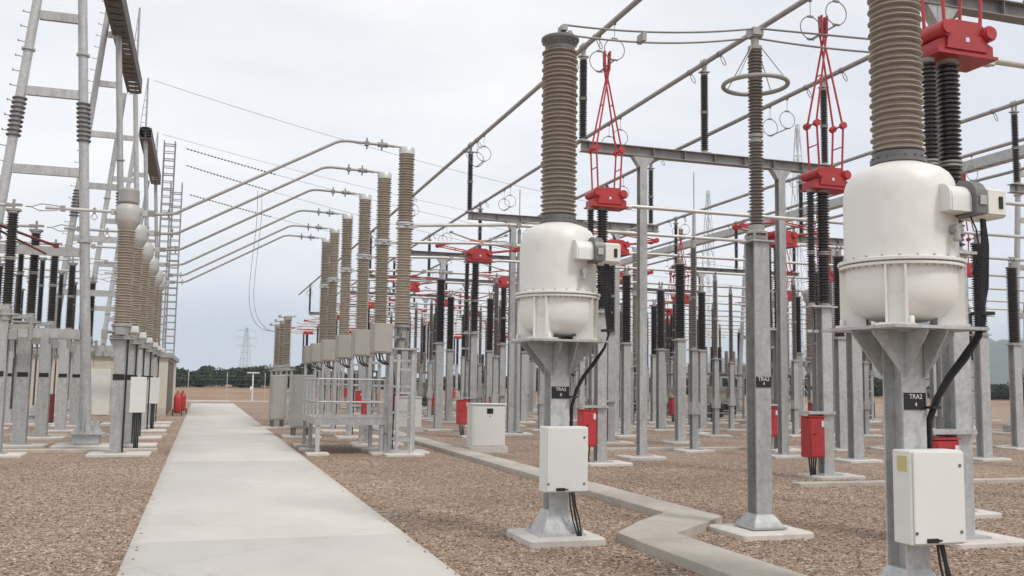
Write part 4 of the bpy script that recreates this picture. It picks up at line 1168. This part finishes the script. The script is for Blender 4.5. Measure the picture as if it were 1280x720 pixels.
# ------------------------------------------------------------------ far bushings, grey boxes, platform
def bushing(loc, label, group):
    t = thing('cable_bushing', label, 'bushing', loc, 0, group)
    mb = MB()
    for sx in (-0.2, 0.2):
        for sy in (-0.2, 0.2): mb.box((sx, sy, 1.05), (0.07, 0.07, 2.1))
    for z in (0.5, 1.2, 1.9): mb.box((0, -0.2, z), (0.34, 0.02, 0.06)); mb.box((0, 0.2, z), (0.34, 0.02, 0.06))
    mb.box((0, 0, 2.12), (0.6, 0.6, 0.04)); mb.build('support_frame', M['steel'], t)
    mb = MB(); mb.lathe([(0.16, 2.14), (0.16, 2.3), (0.12, 2.34)], (0, 0, 0), 16); mb.tube((-0.5, -0.1, 2.22), (0.3, -0.1, 2.22), 0.03, 6); mb.box((-0.45, -0.1, 2.26), (0.06, 0.06, 0.2))
    fix(mb.build('base_fitting', M['alu_dull'], t))
    fix(MB().lathe(sheds(2.34, 3.95, 0.11, 0.16, 0.07), (0, 0, 0), 18).build('insulator', M['brown'], t, ang=50))
    mb = MB(); mb.lathe([(0.12, 3.95), (0.15, 3.97), (0.15, 4.1), (0.05, 4.14)], (0, 0, 0), 14); mb.tube((-0.35, 0, 4.06), (0.3, 0, 4.12), 0.025, 6); mb.box((-0.3, 0, 4.1), (0.1, 0.08, 0.1))
    fix(mb.build('top_fitting', M['alu_dull'], t)); return t
b0 = bushing((3.0, 36.8, 0), 'nearest of the three small brown bushings far along the path', 'far cable bushings')
copy_tree(b0, (3.05, 39.6, 0), 'middle one of the three small brown bushings far along the path')
copy_tree(b0, (3.05, 42.4, 0), 'farthest of the three small brown bushings, where the thin droppers land')
def greybox(loc, label, w, h, group):
    t = thing('terminal_cabinet', label, 'cabinet', loc, 0, group)
    bx = MB().cbox((0, 0, 0.28 + h / 2), (w, 0.75, h), 0.02).build('housing', M['greybox'], t)
    MB().cbox((0, -0.383, 0.28 + h / 2), (w - 0.1, 0.014, h - 0.1), 0.006).build('door', M['greybox'], bx)
    mb = MB()
    for sx in (-1, 1):
        for sy in (-1, 1): mb.box((sx * (w / 2 - 0.08), sy * 0.28, 0.15), (0.10, 0.10, 0.28))
    mb.build('foot', M['darkgrey'], t); MB().cbox((0, 0, 0), (w + 0.5, 1.2, 0.1), 0.01).build('footing', M['concrete'], t)
greybox((2.95, 29.9, 0), 'tall grey metal cabinet at the path edge, the nearer of two', 0.62, 1.6, 'tall grey cabinets at the path edge')
greybox((2.65, 35.6, 0), 'tall grey metal cabinet at the path edge, the farther one', 0.5, 1.6, 'tall grey cabinets at the path edge')

t = thing('service_platform', 'galvanised service platform with railings in front of the nearest brown breaker', 'platform', (3.35, 22.6, 0))
mb = MB(); mb.box((0, 1.5, 0.80), (1.6, 3.2, 0.04)); mb.box((0, -0.11, 0.77), (1.62, 0.015, 0.16)); mb.box((-0.81, 1.5, 0.77), (0.015, 3.2, 0.16)); mb.box((0, -0.125, 0.90), (1.6, 0.012, 0.08)); mb.build('deck', M['steel'], t)
for x in (-0.74, 0.74):
    for y in (-0.03, 1.5, 3.0):
        l_ = MB(); l_.box((x, y, 0.35), (0.09, 0.09, 0.78)); l_.build('leg', M['steel'], t); MB().cbox((x, y, 0), (0.5, 0.5, 0.12), 0.01).build('footing', M['concrete'], t)
mb = MB()
for z in (1.22, 1.75):
    mb.tube((-0.78, -0.07, z), (0.78, -0.07, z), 0.022, 8); mb.tube((-0.78, -0.07, z), (-0.78, 3.06, z), 0.022, 8); mb.tube((0.78, -0.07, z), (0.78, 3.06, z), 0.022, 8)
for x in (-0.78, 0.0, 0.78): mb.tube((x, -0.07, 0.82), (x, -0.07, 1.75), 0.022, 8)
for y in (0.7, 1.46, 2.26, 3.06):
    for x in (-0.78, 0.78): mb.tube((x, y, 0.82), (x, y, 1.75), 0.022, 8)
mb.build('railing', M['steel'], t)
MB().cbox((0.35, 0.2, 1.08), (0.13, 0.10, 0.34), 0.02).build('red_tag', M['red'], t)
t = thing('access_ladder', 'slim steel ladder frame standing on a footing right of the service platform', 'ladder', (4.55, 22.15, 0))
mb = MB()
for x in (-0.17, 0.17): mb.box((x, 0, 1.2), (0.07, 0.07, 2.3))
mb.build('stile', M['steel'], t)
for k in range(4): MB().box((0, 0, 0.35 + 0.55 * k), (0.27, 0.05, 0.05)).build('rung', M['steel'], t)
MB().cbox((0, 0, 0), (0.9, 0.6, 0.12), 0.02).build('footing', M['concrete'], t)

def kiosk(loc, label):
    t = thing('control_kiosk', label, 'cabinet', loc, 0, 'white ground kiosks behind the trench')
    MB().cbox((0, 0, 0.02), (0.98, 0.62, 0.26), 0.01).build('plinth', M['concrete'], t)
    bx = MB().cbox((0, 0, 0.66), (0.86, 0.5, 1.02), 0.01).build('housing', M['white'], t)
    MB().cbox((0, 0, 1.19), (0.90, 0.56, 0.035), 0.008).build('lid', M['white'], bx)
    MB().cbox((0.01, -0.258, 0.65), (0.80, 0.016, 0.97), 0.006).build('door', M['white'], bx)
    MB().cbox((0.02, -0.272, 1.02), (0.16, 0.014, 0.13), 0.004).build('handle', M['plate'], bx)
    MB().tube((0.02, -0.262, 0.89), (0.02, -0.272, 0.89), 0.015, 8).build('lock', M['darkgrey'], bx)
kiosk((6.85, 23.2, 0), 'white ground kiosk with a dark square handle, in the open behind the trench')
kiosk((6.9, 33.0, 0), 'second white ground kiosk, farther off and partly hidden by the ladder frame')

# ------------------------------------------------------------------ building, extinguishers, end of path
t = thing('service_building', 'low beige flat-roofed building behind the left equipment row', 'building', (-1.5, 47, 0))
mb = MB(); mb.box((-6.5, 7.5, 1.33), (13.0, 15.0, 2.66)); mb.build('wall', M['wall'], t, smooth=False)
MB().box((-6.5, 7.5, 2.78), (13.3, 15.3, 0.22)).build('roof', M['roof'], t, smooth=False)
MB().box((0.012, 4.5, 1.3), (0.02, 8.6, 2.5)).build('shutter', M['brownwall'], t, smooth=False)
for x in (-2.9, -6.4, -9.0): MB().cbox((x, -0.03, 1.05), (0.95, 0.05, 2.05), 0.01).build('door', M['white'], t)
MB().box((-6.5, -0.012, 0.18), (13.0, 0.02, 0.36)).build('base_course', M['kerb'], t, smooth=False)
t0 = thing('extinguisher_trolley', 'red wheeled fire extinguisher beside the building corner, the nearer one', 'fire extinguisher', (-1.02, 47.3, 0), 0, 'red wheeled extinguishers by the building'); t0.scale = (0.88,) * 3
mb = MB(); mb.lathe([(0.02, 0.12), (0.14, 0.14), (0.19, 0.22), (0.19, 0.95), (0.15, 1.06), (0.06, 1.12), (0.05, 1.2)], (0, 0, 0), 20); fix(mb.build('tank', M['red'], t0))
mb = MB()
    
for s_ in (-1, 1): MB().tube((s_ * 0.2, 0.14, 0.15), (s_ * 0.25, 0.14, 0.15), 0.15, 16).build('wheel', M['black'], t0)
mb = MB(); mb.tube((-0.15, 0.2, 0.15), (-0.12, 0.26, 1.15), 0.015, 6); mb.tube((0.15, 0.2, 0.15), (0.12, 0.26, 1.15), 0.015, 6); mb.tube((-0.12, 0.26, 1.15), (0.12, 0.26, 1.15), 0.015, 6); mb.build('handle', M['red'], t0)
MB().lathe([(0.045, 1.2), (0.045, 1.27), (0.02, 1.3)], (0, 0, 0), 10).build('valve', M['darkgrey'], t0)
copy_tree(t0, (-0.85, 50.2, 0), 'red wheeled fire extinguisher beside the building, the farther one')

t = thing('white_post', 'short white post with a flat crossbar top where the path ends', 'post', (3.9, 79, 0.03))
mb = MB(); mb.tube((0, 0, 0), (0, 0, 2.2), 0.06, 10); mb.build('pole', M['white'], t)
MB().cbox((0, 0, 2.24), (0.95, 0.3, 0.10), 0.02).build('crossbar', M['white'], t)
MB().cbox((-0.12, -0.1, 1.0), (0.2, 0.14, 0.3), 0.02).build('box', M['white'], t)
t = thing('perimeter_fence', 'thin wire fence on pale posts between the yard and the brown field', 'fence', (0, 81.5, 0))
for x in range(-40, 6, 3):
    mb = MB(); mb.tube((x, 0, -0.1), (x, 0, 2.0), 0.03, 6); mb.tube((x, 0, 2.0), (x, 0.2, 2.25), 0.025, 6); mb.build('post', M['alu'], t)
mb = MB(); [mb.tube((-40, 0, z), (5, 0, z), 0.006, 4) for z in (0.1, 0.5, 0.9, 1.3, 1.7, 2.0)]; mb.build('wires', M['wire'], t)

# ------------------------------------------------------------------ right hand girder with ladder towers, far masts
girder(28.8, 76, 31.0, 11.3, 'long grey girder carried by ladder towers on the far right, above the distant tubes', 0.5, 0.42, 'steel', 'girders on the right')
RG = 'ladder towers of the right gantry'
for yy, lab in ((30.3, 'ladder tower at the right edge of the picture, nearest under the long grey girder'), (51.0, 'ladder tower under the middle of the long grey girder on the right'), (73.0, 'ladder tower under the far end of the long grey girder on the right')):
    make_tower((30.9, yy, 0), lab, RG, 11.05, 0, False, -1)
def pylon(loc, h, w, arms, label, group=None, name='pylon', th=0.06):
    t = thing(name, label, 'pylon' if name == 'pylon' else 'lattice mast', loc, 0.35, group)
    mb = MB(); n_ = 9
    def wd(z): return w * (1 - z / h) ** 0.9 * 0.5 + w * 0.06
    for sx in (-1, 1):
        for sy in (-1, 1):
            mb.path([(sx * wd(h * k / n_), sy * wd(h * k / n_), h * k / n_) for k in range(n_ + 1)], th, 4)
    for k in range(n_):
        z0, z1 = h * k / n_, h * (k + 1) / n_; a, b = wd(z0), wd(z1)
        for s_ in (-1, 1):
            mb.tube((-a, s_ * a, z0), (b, s_ * b, z1), th * 0.6, 4); mb.tube((a, s_ * a, z0), (-b, s_ * b, z1), th * 0.6, 4)
            mb.tube((s_ * a, -a, z0), (s_ * b, b, z1), th * 0.6, 4); mb.tube((s_ * b, -b, z1), (s_ * b, b, z1), th * 0.6, 4); mb.tube((-b, s_ * b, z1), (b, s_ * b, z1), th * 0.6, 4)
    mb.build('tower', M['pylon'], t)
    for z, L_ in arms:
        mb = MB()
        for s_ in (-1, 1):
            mb.tube((0, 0, z), (s_ * L_, 0, z), th * 0.9, 4); mb.tube((0, 0, z + h * 0.05), (s_ * L_, 0, z), th * 0.7, 4)
            mb.tube((s_ * L_, 0, z), (s_ * L_, 0, z - h * 0.055), th * 0.6, 4)
        mb.build('cross_arm', M['pylon'], t)
    return t
pylon((21.5, 520, 0), 29, 5.5, [(19.5, 5.0), (23.5, 5.6), (27.5, 5.0)], 'distant lattice pylon standing on the horizon beyond the end of the path', 'lattice pylons', th=0.12)
pylon((420, 600, 0), 30, 5.5, [(19.5, 5.0), (23.5, 5.6), (27.5, 5.0)], 'distant lattice pylon seen low between the columns on the right', 'lattice pylons', th=0.12)
pylon((43, 62, 0), 22, 1.6, [], 'tall pointed lattice mast behind the far busbars, right of the arrester', 'pointed lattice masts', 'lightning_tower', 0.035)
pylon((42, 74, 0), 19, 1.5, [], 'pointed lattice mast behind the far busbars, left of the arrester', 'pointed lattice masts', 'lightning_tower', 0.035)
pylon((72, 68, 0), 21, 1.6, [], 'pointed lattice mast at the far right edge beyond the far busbars', 'pointed lattice masts', 'lightning_tower', 0.035)

# ------------------------------------------------------------------ hills and wood on the horizon
def hills():
    vs, fs = [], []; rnd = random.Random(5)
    n = 90; rows = 10
    for i in range(n + 1):
        a = R(14 + 70 * i / n); f = i / n
        crest = 150 * max(0, min(1, (f - 0.10) / 0.30)) * (0.85 + 0.15 * math.sin(i * 0.41) + 0.10 * math.sin(i * 0.93 + 1) + 0.05 * math.sin(i * 2.1))
        for j in range(rows + 1):
            g = j / rows; d = 1900 + 1200 * g
            z = crest * math.sin(PI * min(1, g * 1.0)) ** 0.8 * (1 + 0.14 * rnd.uniform(-1, 1)) if 0 < j < rows else -3
            vs.append((d * math.sin(a), d * math.cos(a), z))
    for i in range(n):
        for j in range(rows):
            o = i * (rows + 1) + j
            fs.append((o, o + 1, o + rows + 2, o + rows + 1))
    mb = MB(); mb.v = vs; mb.f = fs
    o = structure('hills', mb, M['hill'], ang=180); fix(o)
hills()
def wood():
    vs, fs = [], []; rnd = random.Random(11)
    def clump(cx, cy, r, h):
        for _ in range(int(420 + 110 * h)):
            u, v, w = rnd.gauss(0, 1), rnd.gauss(0, 1), rnd.gauss(0, 1); L_ = math.sqrt(u * u + v * v + w * w) or 1
            q = rnd.uniform(0.6, 1.0)
            x, y, z = cx + u / L_ * r * q, cy + v / L_ * r * q, h * 0.52 + w / L_ * h * 0.48 * q
            if z < 0.05: continue
            s_ = rnd.uniform(0.14, 0.36); o = len(vs)
            ax = Vector((rnd.uniform(-1, 1), rnd.uniform(-1, 1), rnd.uniform(-0.5, 1))).normalized(); b = ax.orthogonal().normalized(); c = ax.cross(b)
            for p, q2 in ((1, 0), (0.2, 0.9), (-0.9, 0.3), (-0.3, -1)):
                d = b * p * s_ + c * q2 * s_ * rnd.uniform(0.7, 1.2); vs.append((x + d.x, y + d.y, z + d.z))
            fs.append((o, o + 1, o + 2, o + 3))
    for k in range(300):
        a = R(rnd.uniform(-16, 52)); d = rnd.uniform(205, 250)
        h = rnd.uniform(2.6, 4.3) + 1.0 * math.sin(a * 23) + (0.9 if rnd.random() < 0.12 else 0)
        clump(d * math.sin(a), d * math.cos(a), rnd.uniform(2.5, 4.5), max(2.2, h))
    me = bpy.data.meshes.new('distant_wood'); me.from_pydata(vs, [], fs); me.materials.append(M['leaf'])
    o = bpy.data.objects.new('distant_wood', me); COL.objects.link(o)
    tag(o, 'dark green band of low trees along the horizon behind the brown field', 'trees', kind='stuff')
wood()

HAZE = 2.9e-4
hm = bpy.data.materials.new("air"); hm.use_nodes = True
hn = hm.node_tree; hn.nodes.clear()
ho = hn.nodes.new("ShaderNodeOutputMaterial"); hv = hn.nodes.new("ShaderNodeVolumePrincipled")
hv.inputs["Density"].default_value = HAZE; hv.inputs["Color"].default_value = (0.74, 0.87, 1.0, 1); hv.inputs["Anisotropy"].default_value = 0.0
hn.links.new(hv.outputs[0], ho.inputs["Volume"])
hb = MB().box((0, 1400, 98), (6900, 4500, 204)).build('haze', hm, smooth=False)
hb['kind'] = 'stuff'; hb['label'] = 'pale blue air in front of the distant hills'; hb['category'] = 'haze'

def weeds():
    rnd = random.Random(21); spots = []
    for k in range(34):
        x, y = rnd.choice([(5.66, rnd.uniform(11.5, 26)), (6.33, rnd.uniform(11.5, 22)), (2.28, rnd.uniform(9, 30)), (-0.68, rnd.uniform(9, 30)), (rnd.uniform(-8, 14), rnd.uniform(10, 34))])
        if PX0 - 0.05 < x < PX1 + 0.04 or 5.7 < x < 6.28: continue
        spots.append((x, y))
    vs, fs = [], []
    for x, y in spots:
        for b in range(rnd.randint(5, 12)):
            a = rnd.uniform(0, 2 * PI); l = rnd.uniform(0.03, 0.09); w = 0.004; o = len(vs); ca, sa = math.cos(a), math.sin(a); px, py = x + rnd.uniform(-.04, .04), y + rnd.uniform(-.04, .04)
            vs += [(px - sa * w, py + ca * w, 0), (px + sa * w, py - ca * w, 0), (px + ca * l * 0.7, py + sa * l * 0.7, l)]; fs.append((o, o + 1, o + 2))
    me = bpy.data.meshes.new('weed_tufts'); me.from_pydata(vs, [], fs); me.materials.append(mat("weed", (0.12, 0.15, 0.05), 0.9, 0, 0.3, 3))
    o = bpy.data.objects.new('weed_tufts', me); COL.objects.link(o); tag(o, 'tiny green weeds growing through the gravel', 'weeds', kind='stuff')
weeds()

def pole(loc, h, label):
    t = thing('lightning_pole', label, 'pole', loc, 0, 'tall plain poles in the right yard')
    mb = MB(); mb.tube((0, 0, 0.1), (0, 0, h), 0.11, 14, 0.06); mb.box((0, 0, 0.1), (0.4, 0.4, 0.03)); mb.build('shaft', M['steel'], t)
    MB().tube((0, 0, h), (0, 0, h + 1.4), 0.018, 6).build('tip_rod', M['alu_dull'], t); footing(t, 0.9, 0.9, 0.07)
for i_, (x_, y_, h_) in enumerate([(7.2, 44.5, 8.5), (10.2, 30.9, 7.0), (17.0, 31.0, 8.2), (16.9, 52.0, 9.0), (30.0, 41.0, 9.5)]):
    pole((x_, y_, 0), h_, '%s slender plain grey pole without insulators in the right yard' % ORD[i_])
def ground_gear(loc, label, k):
    """low switchgear frame: cabinet, radiator fins and pipes"""
    rnd = random.Random(k)
    t = thing('switchgear_frame', label, 'switchgear', loc, rnd.uniform(-.1, .1), 'low switchgear frames far across the yard')
    mb = MB()
    for sx in (-0.7, 0.7):
        for sy in (-0.5, 0.5): mb.box((sx, sy, 1.15), (0.08, 0.08, 2.3))
    for z in (0.5, 1.1, 1.7, 2.3): mb.box((0, -0.5, z), (1.32, 0.05, 0.06)); mb.box((0, 0.5, z), (1.32, 0.05, 0.06))
    mb.box((0, 0, 2.36), (1.6, 1.2, 0.04)); mb.build('frame', M['steel_old'], t)
    mb = MB(); mb.cbox((0.0, -0.1, 1.3), (0.9, 0.5, 0.8), 0.02); mb.build('cabinet', M['greybox' if k % 2 else 'taupe'], t)
    mb = MB(); [mb.box((-0.35 + 0.1 * q, -0.1, 0.55), (0.02, 0.5, 0.5)) for q in range(8)]; mb.box((0, -0.1, 0.82), (0.8, 0.1, 0.06)); mb.box((0, -0.1, 0.3), (0.8, 0.1, 0.06)); mb.build('radiator', M['darkgrey'], t)
    for sx in (-0.4, 0.0, 0.4): fix(MB().lathe(sheds(2.4, 3.6, 0.08, 0.12, 0.08), (sx, 0, 0), 12).build('insulator', M['brown' if k % 2 else 'dark'], t, ang=50))
    MB().cbox((0, 0, 0), (1.9, 1.5, 0.14), 0.02).build('footing', M['concrete'], t)
gk = 0
for x_, y_ in [(23.0, 40.2), (23.0, 44.0), (26.3, 40.2), (26.3, 44.5), (29.8, 45.0), (20.0, 48.5), (23.2, 50.0), (13.2, 58.5), (17.0, 60.0), (9.6, 58.5), (38.0, 44.0), (40.5, 38.0), (41.0, 48.0)]:
    ground_gear((x_, y_, 0), '%s low switchgear frame with small insulators, far across the right yard' % ORD[gk], gk); gk += 1
